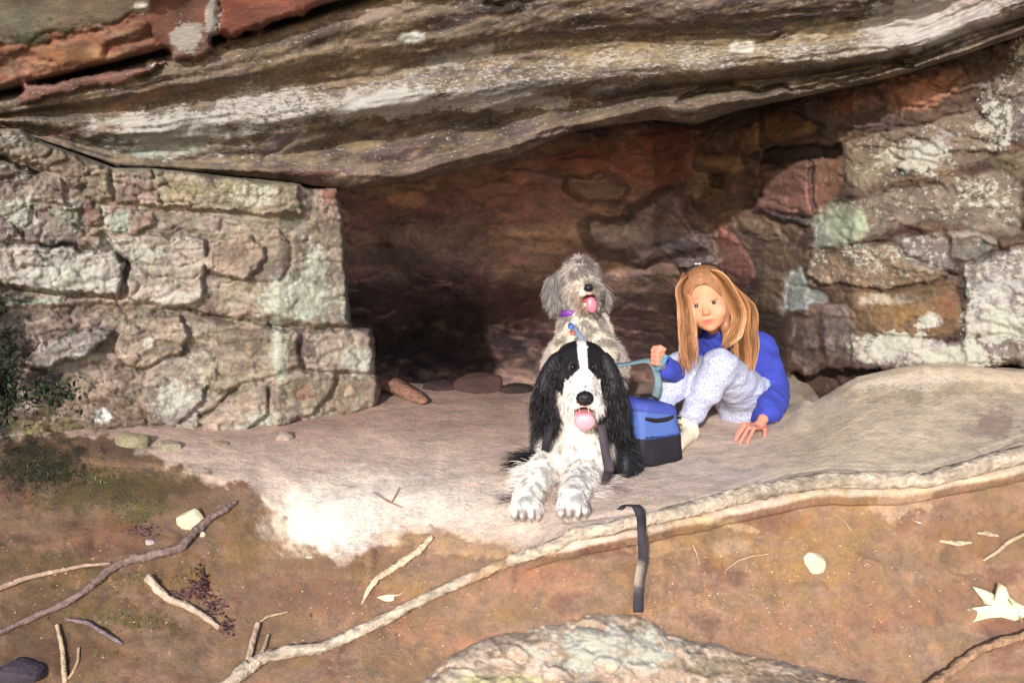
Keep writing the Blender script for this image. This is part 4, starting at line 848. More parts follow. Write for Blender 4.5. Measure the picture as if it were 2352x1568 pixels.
# ================================================================== SHAGGY DOG behind
def tp(cx, cy, Y): return P(1205.4+cx*.1875, 568.4+cy*.1875, Y)
def build_shaggy():
    Yb = 3.42; g0 = gz_at(.3, Yb)
    root = empty('dog', (.26, Yb, g0), label='shaggy grey and white dog sitting upright behind the black and white dog', category='dog')
    F = Field((-.02, 3.12, -.02), (.52, 3.85, .70), .006)
    GR, CR = (192,178,172), (228,214,198)
    H = frame(-5, 9, 6); C = tp(700, 470, 3.42)
    def h(x, y, z): return C+np.array([x, y, z])@H
    F.ell(h(0, -.01, .034), (.058, .068, .060), H, .02, col=GR); F.ell(h(0, .0, -.02), (.060, .058, .056), H, .02, col=GR)
    F.cone(h(0, .04, -.01), h(0, .10, -.02), .042, .030, .02, col=CR); F.ell(h(0, .085, -.062), (.028, .033, .020), H, .012, col=(214,190,170))
    F.ell(h(0, .115, -.045), (.02, .03, .010), H, .005, op='sub'); F.ell(h(.0, .136, -.008), (.016, .013, .013), H, .004, col=(26,22,26))
    F.cone(C+np.array([-.01, .05, -.07]), tp(740, 1050, 3.47), .05, .085, .03, col=GR)
    F.ell(tp(720, 1200, 3.45), (.088, .11, .155), None, .03, col=CR); F.ell(tp(740, 1500, 3.55), (.15, .17, .15), None, .03, col=GR)
    for s, X in ((-1, 560), (1, 900)):
        a = tp(X, 1250, 3.38); b = tp(X, 1650, 3.33); c = np.array([b[0], 3.30, gz_at(b[0], 3.3)+.03]); F.chain([a, b, c], (.055, .04, .035), .02, col=CR); F.ell(c+np.array([0, -.03, -.008]), (.034, .045, .024), None, .01, col=CR)
    V, Q, N = F.mesh(1); C_ = F.colour(V, .01); L = (V-C)@H.T
    nose = np.linalg.norm((L-[0, .138, -.008])/[.019, .017, .016], axis=1) < 1; C_[nose] = lin((24,20,24))
    inn = np.linalg.norm((L-[0, .112, -.045])/[.026, .04, .015], axis=1) < 1; C_[inn] = lin((110,52,60))
    n = fbm(V[:, 0]*44, V[:, 1]*44, V[:, 2]*44, 4); dk = sst(.48, .60, n)*(V[:, 2] > .33); C_ = C_*(1-.66*dk[:, None]); C_[nose] = lin((24,20,24))
    br = sst(.06, .0, np.linalg.norm((L-[-.03, .07, -.06]), axis=1)); C_ = C_*(1-br[:, None]*.5)+lin((190,150,120))*br[:, None]*.5
    mesh_obj('body', V, Q, m_fur, root, col=C_)
    w = np.ones(len(V)); w[nose | inn] = 0; w *= np.where(V[:, 2] > .22, 1, .3); face = np.linalg.norm(L-[0, .13, -.03], axis=1)
    w *= sst(.018, .05, face); w *= np.where(np.abs((V-C-np.array([-.012, 0, -.088]))[:, 2]) < .016, .05, 1)
    p, nn, cc, _ = sample(V, Q, N, C_, w, 30000, 12); Lp = (p-C)@H.T; top = Lp[:, 2] > -.1
    d = nn*.75+np.where(top[:, None], np.array([0, -.2, -.25]), np.array([0, 0, -.6])); strands('coat', root, p, d, np.where(top, .023, .022), cc, m_fur, width=.0015, curl=.0045, grav=.9, segs=5, jitter=.35, freq=120)
    # brow tuft falling over the eyes
    E_ = Field(C-.3, C+.3, .005)
    for s, pts in ((-1, [tp(420,320,3.46), tp(325,400,3.45), tp(325,540,3.44), tp(385,650,3.44)]), (1, [tp(900,420,3.49), tp(945,520,3.49), tp(955,600,3.49)])):
        e = Field(np.min(pts, 0)-.06, np.max(pts, 0)+.06, .005)
        for a, b in zip(pts[:-1], pts[1:]): e.cone(a, b, .013, .012, .015, col=(96,84,90))
        v, q, n_ = e.mesh(1); cc = lin((104,98,96))*(.3+1.3*fbm(v[:, 0]*60, v[:, 1]*60, v[:, 2]*14, 3))[:, None]
        eo = mesh_obj('ear', v, q, m_fur, root, col=cc); p, nn, c2, _ = sample(v, q, n_, cc, np.ones(len(v)), 1500, 8)
        strands('ear_fringe', eo, p, nn*.3+np.array([.1*s, -.1, -.9]), np.full(len(p), .05), c2*1.7, m_fur, width=.0026, curl=.003, segs=5, jitter=.15)
    T_ = Field(C-.2, C+.2, .003); T_.ell(h(0, .112, -.05), (.017, .034, .007), H, .008); T_.ell(h(.002, .143, -.066), (.018, .009, .026), H, .01)
    v, q, n_ = T_.mesh(1); mesh_obj('tongue', v, q, m_wet, root, col=np.tile(lin((214,110,130)), (len(v), 1)))
    # collar with tag
    c0 = C+np.array([-.012, .055, -.088]); th = np.linspace(0, 2*np.pi, 20)
    ribbon('collar', [c0+np.array([.074*math.cos(t), .076*math.sin(t), .012*math.cos(t)]) for t in th], [np.array([math.cos(t), math.sin(t), .0]) for t in th], .022, .006, m_web, root, (104,50,140))
    t0 = tp(560, 960, 3.24); th = np.linspace(0, 2*np.pi, 13)[:-1]
    v = np.array([t0+np.array([.009*math.cos(t), s*.0012, .011*math.sin(t)]) for s in (-1, 1) for t in th]); k = np.arange(12); k1 = (k+1) % 12
    tri = np.vstack([np.stack([k, k1, k1+12, k+12], 1)]); f3 = np.array([[0, i, i+1] for i in range(1, 11)]+[[12, 12+i+1, 12+i] for i in range(1, 11)])
    mesh_obj('name_tag', v, [tri, f3], m_metal, root, col=np.tile(lin((60,96,160)), (24, 1)), smooth=False)
    v2 = v-t0; v2 = v2*.85+tp(580, 1045, 3.24); mesh_obj('name_tag', v2, [tri, f3], m_metal, root, col=np.tile(lin((180,92,70)), (24, 1)), smooth=False)
    v3 = v-t0; v3 = v3*.7+tp(600, 905, 3.24); mesh_obj('collar_ring', v3, [tri, f3], m_metal, root, col=np.tile(lin((210,210,205)), (24, 1)), smooth=False)
build_shaggy()
def blue_lead():
    root = empty('dog_lead', P(1430, 838, 3.2).tolist(), label='pale teal lead running from the shaggy dog to the fist of the seated child', category='lead')
    a = [tp(600,960,3.262), tp(640,1030,3.24), tp(700,1120,3.22), tp(740,1200,3.22)]
    ribbon('strap', a, [(.1,-1,.2)]*4, .014, .003, m_web, root, (104,116,140))
    b = [P(1330,850,3.24), P(1425,838,3.18), P(1478,829,3.14), P(1496,833,3.13), P(1508,858,3.125), P(1512,885,3.12), P(1506,915,3.13)]
    ribbon('strap', b, [(0,-.5,.9),(0,-.6,.8),(0,-.7,.7),(0,-1,.3),(.1,-1,0),(0,-1,0),(0,-1,0)], [.016,.016,.016,.018,.02,.022,.02], .003, m_web, root, (96,116,120))
    c = [P(1504,852,3.128), P(1520,838,3.10), P(1530,815,3.09)]
    ribbon('strap', c, [(0,-1,.2)]*3, .016, .003, m_web, root, (88,128,148))
blue_lead()
# ================================================================== SEATED CHILD
def gp(cx, cy, Y): return P(1470+cx*.2876, 588+cy*.2876, Y)
def bez(name, locks, parent, mat, seed=1, width=.0016):
    """hair locks: (points, radii, n, colour)"""
    g = np.random.default_rng(seed); Vs, Fs, Cs = [], [], []; o = 0
    for pts, rad, n, col in locks:
        pts = np.array(pts, float); m = len(pts); rad = np.interp(np.linspace(0, 1, m), np.linspace(0, 1, len(rad)), rad); t = np.linspace(0, m-1, (m-1)*4+1); i = np.clip(t.astype(int), 0, m-2); f = (t-i)[:, None]
        p0, p1, p2, p3 = pts[np.maximum(i-1, 0)], pts[i], pts[i+1], pts[np.minimum(i+2, m-1)]
        C = .5*((2*p1)+(-p0+p2)*f+(2*p0-5*p1+4*p2-p3)*f**2+(-p0+3*p1-3*p2+p3)*f**3)
        r = 1.35*np.interp(t, np.arange(m), rad); T = np.gradient(C, axis=0); T /= np.linalg.norm(T, axis=1)[:, None]
        A = np.cross(T, [0, 1, .1]); A /= np.linalg.norm(A, axis=1)[:, None]; B_ = np.cross(T, A)
        a = g.random(n)*6.28; q = np.sqrt(g.random(n)); u, v = q*np.cos(a)*1.6, q*np.sin(a)*.5
        K = len(C); end = g.uniform(.72, 1, n)
        X = C[None]+A[None]*(u[:, None, None]*r[None, :, None])+B_[None]*(v[:, None, None]*r[None, :, None])
        ph = g.random((n, 1))*6.28; wv = (.0035*np.sin(ph+t[None]*1.3)+.0015*np.sin(ph*3+t[None]*3.1))*np.minimum(t[None]/3, 1)
        X = X+A[None]*wv[..., None]; s = A[None]*np.cos(a)[:, None, None]+B_[None]*np.sin(a)[:, None, None]
        w = width*.5*np.clip((end[:, None]*t[-1]-t[None])/(.12*t[-1]), 0.02, 1)
        kk = np.minimum(t[None], end[:, None]*t[-1])/t[-1]*(K-1); k0 = np.clip(kk.astype(int), 0, K-2); fr = (kk-k0)[..., None]
        ar = np.arange(n)[:, None]; X = X[ar, k0]*(1-fr)+X[ar, k0+1]*fr
        V = np.stack([X-s*w[..., None], X+s*w[..., None]], 2).reshape(-1, 3)
        Fm = np.array([[2*k, 2*k+1, 2*k+3, 2*k+2] for k in range(K-1)]); F = (np.arange(n)[:, None, None]*2*K+Fm).reshape(-1, 4)+o; o += len(V)
        cb = lin(col)*g.uniform(.5, 1.4, (n, 1)); c = np.repeat(cb[:, None]*np.ones((1, 2*K, 1)), 1, 1).reshape(-1, 3)
        Vs.append(V); Fs.append(F); Cs.append(c)
    return mesh_obj(name, np.vstack(Vs), np.vstack(Fs), mat, parent, col=np.clip(np.vstack(Cs), 0, .9))
def build_girl():
    SK = (202,138,106)
    gz = gz_at(.78, 3.4); root = empty('person', (.76, 3.4, gz), label='child with long blond hair in a blue sweatshirt and speckled trousers sitting with knees up', category='person')
    H = frame(16, -2, 14); em = gp(517, 388, 3.215); C = em-H[1]*.078
    def h(x, y, z): return C+np.array([x, y, z])@H
    hipA, hipB = gp(850, 1290, 3.46), gp(760, 1290, 3.53)
    kneeA, kneeB = gp(635, 880, 3.24), gp(330, 890, 3.32)
    ankA, ankB = gp(345, 1270, 3.13), gp(150, 1230, 3.20)
    for q in (hipA, hipB): q[2] = gz_at(q[0], q[1])+.085
    heelA = hit(1586, 1010)[0]; toeA = hit(1560, 1040)[0]
    ankA = np.array([heelA[0]-.006, heelA[1]+.03, heelA[2]+.055]); heelB = ankB.copy(); heelB[2] = gz_at(ankB[0], ankB[1])+.03; toeB = heelB+np.array([-.06, -.09, -.01])
    nk, shR, shL = gp(650, 640, 3.40), gp(960, 730, 3.45), gp(480, 760, 3.47)
    chest, belly = gp(760, 860, 3.47), gp(840, 1120, 3.52)
    Hc, _ = hit(1742, 992); wrR = Hc+np.array([.022, .035, .035]); elR = gp(1085, 1060, 3.50)
    fist = gp(143, 800, 3.12); wrL = fist+np.array([.012, .03, -.035]); elL = gp(420, 1010, 3.40)
    # ---- body
    F = Field((.36, 2.96, -.03), (1.03, 3.70, .66), .0033); k = .008
    F.ell(h(0, -.018, .026), (.070, .085, .075), H, .01, col=SK)
    F.ell(h(0, .022, -.02), (.063, .056, .060), H, .015, col=SK)           # face
    F.ell(h(0, .028, -.058), (.048, .042, .036), H, .015, col=SK)          # jaw
    F.ell(h(0, .053, -.080), (.018, .016, .014), H, .014, col=SK)          # chin
    for s in (-1, 1):
        F.ell(h(.036*s, .047, -.034), (.023, .022, .024), H, .014, col=SK) # cheeks
        F.ell(h(.028*s, .0875, .000), (.0165, .0120, .0068), H, .008, op='sub')
        F.ell(h(.028*s, .0660, .0082), (.0135, .0070, .0038), H, .003, col=(200,132,102))   # upper lid
        F.ell(h(.028*s, .0650, -.0085), (.012, .006, .003), H, .003, col=SK)
        F.ell(h(.068*s, -.012, -.008), (.008, .016, .024), H, .006, col=SK)# ear
        F.ell(h(.0078*s, .081, -.029), .0055, None, .004, col=SK)
    F.cone(h(0, .069, -.004), h(0, .085, -.023), .0055, .0072, .011, col=SK)  # nose
    F.ell(h(0, .070, -.051), (.019, .011, .005), H, .007, col=SK); F.ell(h(0, .068, -.0595), (.015, .011, .0055), H, .007, col=SK)
    F.ell(h(0, .087, -.0555), (.020, .010, .0012), H, .002, op='sub')
    F.cone(h(0, -.025, -.05), nk, .033, .036, .012, col=SK)
    F.cone(nk, chest, .05, .075, .03, col=SK); F.cone(chest, belly, .075, .075, .03, col=SK)
    F.cone(shL, shR, .035, .035, .02, col=SK)
    for hp, kn, an in ((hipA, kneeA, ankA), (hipB, kneeB, ankB)):
        F.cone(belly, hp, .07, .06, .02, col=SK); F.chain([hp, kn, an], (.055, .036, .024), .015, col=SK)
    for a, b, r in ((heelA+np.array([0,0,.022]), toeA+np.array([0,.02,.016]), .020), (heelB, toeB, .020)): F.cone(a, b, r, .014, .01, col=SK)
    F.cone(ankA, heelA+np.array([0,0,.022]), .022, .02, .01, col=SK); F.cone(ankB, heelB, .022, .02, .01, col=SK)
    F.chain([shR, elR, wrR], (.034, .027, .017), .01, col=SK); F.chain([shL, elL, wrL], (.034, .027, .018), .01, col=SK)
    # hand resting on the rock: palm, four bent fingers, thumb from the side
    RD = (206,134,112)
    pc = Hc+np.array([.004, .012, .018]); F.cone(wrR, pc, .016, .017, .006, col=RD); F.ell(pc, (.027, .022, .013), None, .006, col=RD)
    for (a, b), base_, up in (((1690,1005), (-.022,.006,.002), .026), ((1689,1014), (-.020,-.005,.002), .028), ((1699,1021), (-.012,-.014,.001), .027), ((1716,1019), (-.002,-.019,0), .022)):
        t = hit(a, b)[0]+np.array([0, 0, .0055]); r0 = pc+np.array(base_); m = (r0*.5+t*.5); m[2] = max(r0[2], t[2])+.010
        F.chain([r0, m, t], (.0078, .0070, .0056), .0025, col=RD)
    t = hit(1756, 1004)[0]+np.array([0, 0, .006]); r0 = pc+np.array([.016, -.010, -.002]); F.chain([r0, (r0+t)/2+np.array([0,-.004,.006]), t], (.009, .008, .006), .003, col=RD)
    # fist closed round the lead
    F.cone(wrL, fist, .017, .020, .008, col=RD); F.ell(fist+np.array([.004, .006, 0]), (.020, .018, .026), None, .006, col=RD)
    for i in range(4):
        z = .021-.0135*i; a = fist+np.array([.017, -.008, z-.003]); b = fist+np.array([-.004, -.021, z]); c = fist+np.array([-.018, -.006, z-.001])
        F.chain([c, b, a], (.0072, .0076, .0062), .0022, col=RD)
    F.chain([fist+np.array([-.012, .0, .026]), fist+np.array([.004, -.016, .032]), fist+np.array([.018, -.016, .026])], (.009, .008, .0065), .003, col=RD)
    V, Q, N = F.mesh(1); Cc = F.colour(V, .004); L = (V-C)@H.T; x, y, z = L.T
    def tint(c, r, col, kk):
        d = np.linalg.norm((L-np.array(c))/np.array(r), axis=1); m = (sst(1.25, .6, d)*kk)[:, None]; Cc[:] = Cc*(1-m)+lin(col)*m
    for s in (-1, 1):
        tint((.038*s, .06, -.032), (.022, .04, .018), (232,148,128), .6); [tint(((.018+.007*j)*s, .08, .0238-.0012*j*j*.5+.0004*j), (.006, .03, .0024), (150,98,70), .55) for j in range(4)]
        tint((.028*s, .08, .0066), (.0145, .03, .0024), (78,48,38), .9); tint((.028*s, .08, .0), (.017, .03, .010), (214,150,124), .35)
        tint((.0055*s, .09, -.0315), (.0026, .01, .0018), (160,90,74), .6)
    tint((0, .085, -.052), (.0185, .03, .0036), (190,84,80), .85); tint((0, .083, -.0595), (.014, .03, .0036), (198,96,90), .85); tint((0, .085, -.0555), (.018, .03, .0013), (130,56,52), .8)
    mesh_obj('body', V, Q, m_skin, root, col=Cc)
    for s in (-1, 1):
        c = h(.028*s, .0625, -.0005); g = Field(c-.016, c+.016, .0011); g.ell(c, (.0112, .0112, .0112), None, .001); v, q, n = g.mesh()
        gz_dir = np.array([-.19, -.96, .16]); gz_dir /= np.linalg.norm(gz_dir); d = (v-c)/.0112; al = np.arccos(np.clip(d@gz_dir, -1, 1))
        cc = np.where((al < .38)[:, None], lin((18,12,10)), np.where((al < .72)[:, None], lin((84,56,40)), lin((186,166,156)))); mesh_obj('eye', v, q, m_eye, root, col=cc)
    # ---- trousers
    TR = (206,208,226)
    F = Field((.38, 3.0, -.03), (1.03, 3.72, .42), .0045)
    for hp, kn, an, r in ((hipA, kneeA, ankA, (.088, .056, .040)), (hipB, kneeB, ankB, (.085, .056, .042))):
        m = (hp+kn)/2; a2 = kn*.15+an*.85; F.chain([hp, m, kn], (r[0], .070, r[1]), .018, col=TR); F.chain([kn, (kn+a2)/2, a2], (r[1], .052, r[2]), .014, col=TR)
        F.ell(a2, (r[2]+.004, r[2]+.004, .012), None, .008, col=TR)
    F.ell(gp(860, 1250, 3.50), (.105, .11, .095), None, .03, col=TR); F.cone(hipA, hipB, .09, .09, .02, col=TR)
    V, Q, N = F.mesh(1)
    fold = fbm(V[:, 0]*12+V[:, 2]*16, V[:, 1]*9, V[:, 2]*30-V[:, 0]*14, 4)-.5; V = V+N*(fold*.018)[:, None]
    s1 = fbm(V[:, 0]*150, V[:, 1]*150, V[:, 2]*150, 3, .7); s2 = fbm(V[:, 0]*60+5, V[:, 1]*60, V[:, 2]*60, 3)
    m = (sst(.47, .58, s1)*.15)[:, None]; Cc = np.tile(lin((200,200,214)), (len(V), 1))*(1-m)+lin((92,100,150))*m; m = (sst(.5, .7, s2)*.25)[:, None]; Cc = Cc*(1-m)+lin((206,206,216))*m
    mesh_obj('trousers', V, Q, m_knit, root, col=Cc)
    # ---- sock
    F = Field(np.minimum(ankA, toeA)-.09, np.maximum(ankA, heelA)+.09, .0035); SC = (216,204,180)
    F.cone(ankA*.8+kneeA*.2, ankA, .030, .031, .01, col=SC); F.cone(ankA, heelA+np.array([0,0,.026]), .031, .027, .012, col=SC); F.cone(heelA+np.array([0,.004,.026]), toeA+np.array([0,.02,.018]), .027, .019, .012, col=SC)
    V, Q, N = F.mesh(1); V = V+N*(.003*np.sin(V[:, 2]*420)*sst(heelA[2]+.05, heelA[2]+.07, V[:, 2]))[:, None]; mesh_obj('sock', V, Q, m_sock, root, col=np.tile(lin(SC), (len(V), 1)))
    # ---- sweatshirt (knitted cuffs and collar keep the body colour)
    BL = (58,68,158)
    F = Field((.44, 3.1, -.02), (1.06, 3.76, .50), .0042)
    F.cone(gp(640, 600, 3.385), nk+np.array([.008,0,-.01]), .042, .052, .012, col=BL); F.cone(nk, chest, .062, .092, .035, col=BL); F.cone(chest, belly, .10, .102, .03, col=BL)
    F.cone(nk+np.array([.02,.01,-.02]), shR, .05, .052, .03, col=BL); F.cone(nk+np.array([-.01,.01,-.03]), shL, .045, .046, .03, col=BL)
    F.ell(gp(930, 1180, 3.54), (.085, .10, .085), None, .03, col=BL)
    cu = elR*.08+wrR*.92; F.chain([shR, elR, elR*.45+cu*.55], (.052, .050, .054), .02, col=BL); F.chain([elR*.45+cu*.55, elR*.15+cu*.85, cu+np.array([0,0,.006])], (.054, .050, .031), .01, col=BL)
    F.cone(cu+np.array([.002, 0, .010]), cu+np.array([-.004,-.008,-.004]), .027, .025, .004, col=BL)
    cl = elL*.12+wrL*.88; F.chain([shL, elL, cl], (.046, .042, .030), .015, col=BL)
    V, Q, N = F.mesh(1); fold = fbm(V[:, 0]*7, V[:, 1]*6, V[:, 2]*15+V[:, 0]*10, 3)-.5; V = V+N*(fold*.046*sst(.48, .40, V[:, 2]))[:, None]
    Cc = np.tile(lin(BL), (len(V), 1))*(.85+.3*fbm(V[:, 0]*40, V[:, 1]*40, V[:, 2]*40, 3))[:, None]; mesh_obj('sweatshirt', V, Q, m_fleece, root, col=Cc)
    # ---- hair
    HB = (142,98,70)
    F = Field(C-.34, C+.16, .004)
    F.ell(h(0, -.016, .034), (.077, .090, .079), H, .01); F.ell(h(0, .098, -.028), (.065, .082, .103), H, .010, op='sub')
    for s in (-1, 1):
        a = h(.064*s, .010, .0); b = a+np.array([.004*s, .005, -.10]); F.chain([a, b, b+np.array([.004*s, .01, -.07])], (.017, .015, .008), .015)
    bk = h(0, -.065, 0); F.chain([bk, bk+np.array([.05, .03, -.10]), bk+np.array([.07, .03, -.2])], (.055, .045, .02), .03)
    V, Q, N = F.mesh(1); cc = lin(HB)*(.6+.8*fbm(V[:, 0]*90, V[:, 1]*90, V[:, 2]*14, 3))[:, None]; ho = mesh_obj('hair', V, Q, m_hair, root, col=cc)
    locks = []; g = np.random.default_rng(4); cols = [(206,160,112), (180,126,84), (228,190,142), (150,96,62), (190,140,96)]
    def arc(s, y0, ext, n, spread, hang, fwd=0., lift=1.0):
        pts = []
        for ph in (0, .35, .7, 1.05, 1.35, 1.6):
            yy = y0*math.cos(ph*.35)-.004; xx = s*(.078*math.sin(ph)*math.sqrt(max(.05, 1-(yy/.1)**2))*lift)+.004; zz = .034+.080*math.cos(ph)*math.sqrt(max(.05, 1-(yy/.1)**2))*lift
            pts.append(h(xx, yy-.012, zz))
        e = pts[-1]
        for t in (.25, .5, .75, 1): pts.append(e+np.array([hang[0]*t, hang[1]*t+fwd*math.sin(t*3.14), -ext*t]))
        locks.append((pts, [.004]+[spread]*5+[spread*1.1, spread, spread*.8, spread*.45], n, cols[int(g.integers(5))]))
    # named locks of the photograph: before the left cheek, over the collar, down the sleeve, and the flick at the back
    locks += [([h(-.036,.040,.096), h(-.064,.044,.06), gp(368,420,3.225), gp(380,600,3.215), gp(395,760,3.21), gp(420,930,3.215)], [.003,.010,.012,.013,.013,.007], 260, (170,122,86)),
              ([h(-.040,.020,.10), h(-.072,.03,.05), gp(360,380,3.24), gp(362,560,3.24), gp(375,740,3.23), gp(355,860,3.22), gp(385,960,3.22)], [.008,.009,.010,.010,.010,.010,.005], 260, (140,96,70)),
              ([h(.036,.040,.098), h(.067,.045,.06), gp(782,430,3.25), gp(776,560,3.245), gp(730,655,3.24), gp(655,735,3.25)], [.003,.010,.012,.011,.010,.004], 240, (184,136,94)),
              ([h(.050,.02,.094), gp(800,380,3.27), gp(800,560,3.28), gp(810,760,3.30), gp(815,920,3.30), gp(865,1080,3.31)], [.003,.013,.015,.015,.012,.005], 300, (160,112,76)),
              ([h(.055,.02,.07), gp(850,420,3.30), gp(860,600,3.31), gp(880,740,3.32), gp(850,900,3.32), gp(850,1020,3.32)], [.003,.014,.015,.013,.012,.005], 360, (150,110,78))]
    bez('hair_locks', locks, ho, m_hair, 3)
    # the mass of the hair: every strand leaves the parting, follows the skull and hangs
    def mass(n, seed):
        g = np.random.default_rng(seed); sd_ = np.where(g.random(n) < .52, 1, -1); y0 = g.uniform(-.088, .052, n); y0 = np.where(sd_ > 0, y0*.66-.026, y0*.85-.01)
        lf = g.uniform(.99, 1.055, n); P_ = []
        for ph in (0, .3, .6, .9, 1.2, 1.45, 1.65):
            yy = y0*math.cos(ph*.3)-.004; rr_ = np.sqrt(np.clip(1-(yy/.1)**2, .05, 1)); P_.append(C+np.stack([sd_*.077*math.sin(ph)*rr_*lf+.004, yy-.012, .034+.080*math.cos(ph)*rr_*lf], 1)@H)
        cl = .5*vn(y0*22+sd_*7, sd_*3.3, seed)+.5*g.random(n); ext = np.where(sd_ > 0, .20, .15)+.10*cl; e = P_[-1]; hx = np.where(sd_ > 0, .012+.03*cl, -.004+.012*cl); hy = np.where(y0 > 0, -.016, .02); c2 = .35*(vn(y0*50, sd_*2., 5.5+seed)-.5)+.25*g.normal(0, 1, n)*.4
        for t in (.15, .3, .5, .7, .85, 1.): P_.append(e+np.stack([hx*t+.02*c2*t*(1-.4*t), hy*t+.012*np.sin(t*4+cl*5)*t, -ext*t], 1)+g.normal(0, .0022*t+.0008, (n, 3)))
        X = np.stack(P_, 1); K = X.shape[1]; a = g.random(n)*3.14; s = np.stack([np.cos(a), np.sin(a), 0*a], 1)[:, None]
        w = .0009*np.array([1]*(K-2)+[.7, .15])[None, :, None]; V = np.stack([X-s*w, X+s*w], 2).reshape(-1, 3)
        F = (np.arange(n)[:, None, None]*2*K+np.array([[2*k, 2*k+1, 2*k+3, 2*k+2] for k in range(K-1)])).reshape(-1, 4)
        tone = vn(y0*60+sd_*9, sd_*1., 2.)*.3+g.random(n)*.6+.1; pal = lin([(88,52,38),(136,90,62),(174,128,90),(204,164,120)]); q = np.clip(tone*1.25-.1, 0, .999)*3; i = q.astype(int); f = (q-i)[:, None]; c = pal[i]*(1-f)+pal[i+1]*f
        c = np.repeat(c[:, None], 2*K, 1); kk = np.repeat(np.linspace(0, 1, K), 2)[None, :, None]; c = c*(np.array([.85,.62,.52])*(1-sst(.1, .5, kk))+np.array([1.,1.,1.])*sst(.1, .5, kk)); return V, F, c.reshape(-1, 3)
    V, F4, cc = mass(11000, 3); mesh_obj('hair_strands', V, F4, m_hair, ho, col=np.clip(cc, 0, .85))
    # hair drawn back from the hairline to the band
    n = 6500; g = np.random.default_rng(6); th = g.uniform(-1.35, 1.35, n); f0 = 1.08-.16*np.abs(th)+g.normal(0, .035, n); X = []
    for t in np.linspace(0, 1, 9):
        f = f0*(1-t)-.75*t; lf = 1.012+.03*math.sin(t*3.1)+g.normal(0, .004, n)*t; tt = th*(1+.10*t)
        X.append(C+np.stack([.079*np.sin(tt)*np.cos(f)*lf, -.016+.092*np.sin(f)*lf, .034+.081*np.cos(tt)*np.cos(f)*lf], 1)@H)
    X = np.stack(X, 1); K = 9; s_ = np.cross(X[:, -1]-X[:, 0], X[:, 4]-C); s_ /= np.linalg.norm(s_, axis=1)[:, None]; w = .0009; V = np.stack([X-s_[:, None]*w, X+s_[:, None]*w], 2).reshape(-1, 3)
    F = (np.arange(n)[:, None, None]*2*K+np.array([[2*k, 2*k+1, 2*k+3, 2*k+2] for k in range(K-1)])).reshape(-1, 4)
    c = lin((150,106,76))*g.uniform(.45, 1.4, (n, 1)); c = np.repeat(c[:, None], 2*K, 1); kk = np.repeat(np.linspace(0, 1, K), 2)[None, :, None]; c = c*(1.15-.6*kk)
    mesh_obj('swept_hair', V, F, m_hair, ho, col=np.clip(c.reshape(-1, 3), 0, .85))
    # dark hair band; its highlight modelled as a small white lump
    th = np.linspace(-1.35, 1.35, 15)
    tube('headband', [h(.083*math.sin(t), -.012, .036+.085*math.cos(t)) for t in th], .0045, m_web, root, (40,30,34), flat=1.0, sub=3)
    band_glint = h(-.004, .0, .124)
    F = Field(band_glint-.03, band_glint+.03, .0022)
    for s in (-1, 1): F.ell(band_glint+np.array([.006*s, 0, .001]), (.006, .003, .003), None, .002)
    v, q, n = F.mesh(1); mesh_obj('band_glint', v, q, m_sock, root, col=np.tile(lin((240,236,232)), (len(v), 1)))
    return fist
FIST = build_girl()
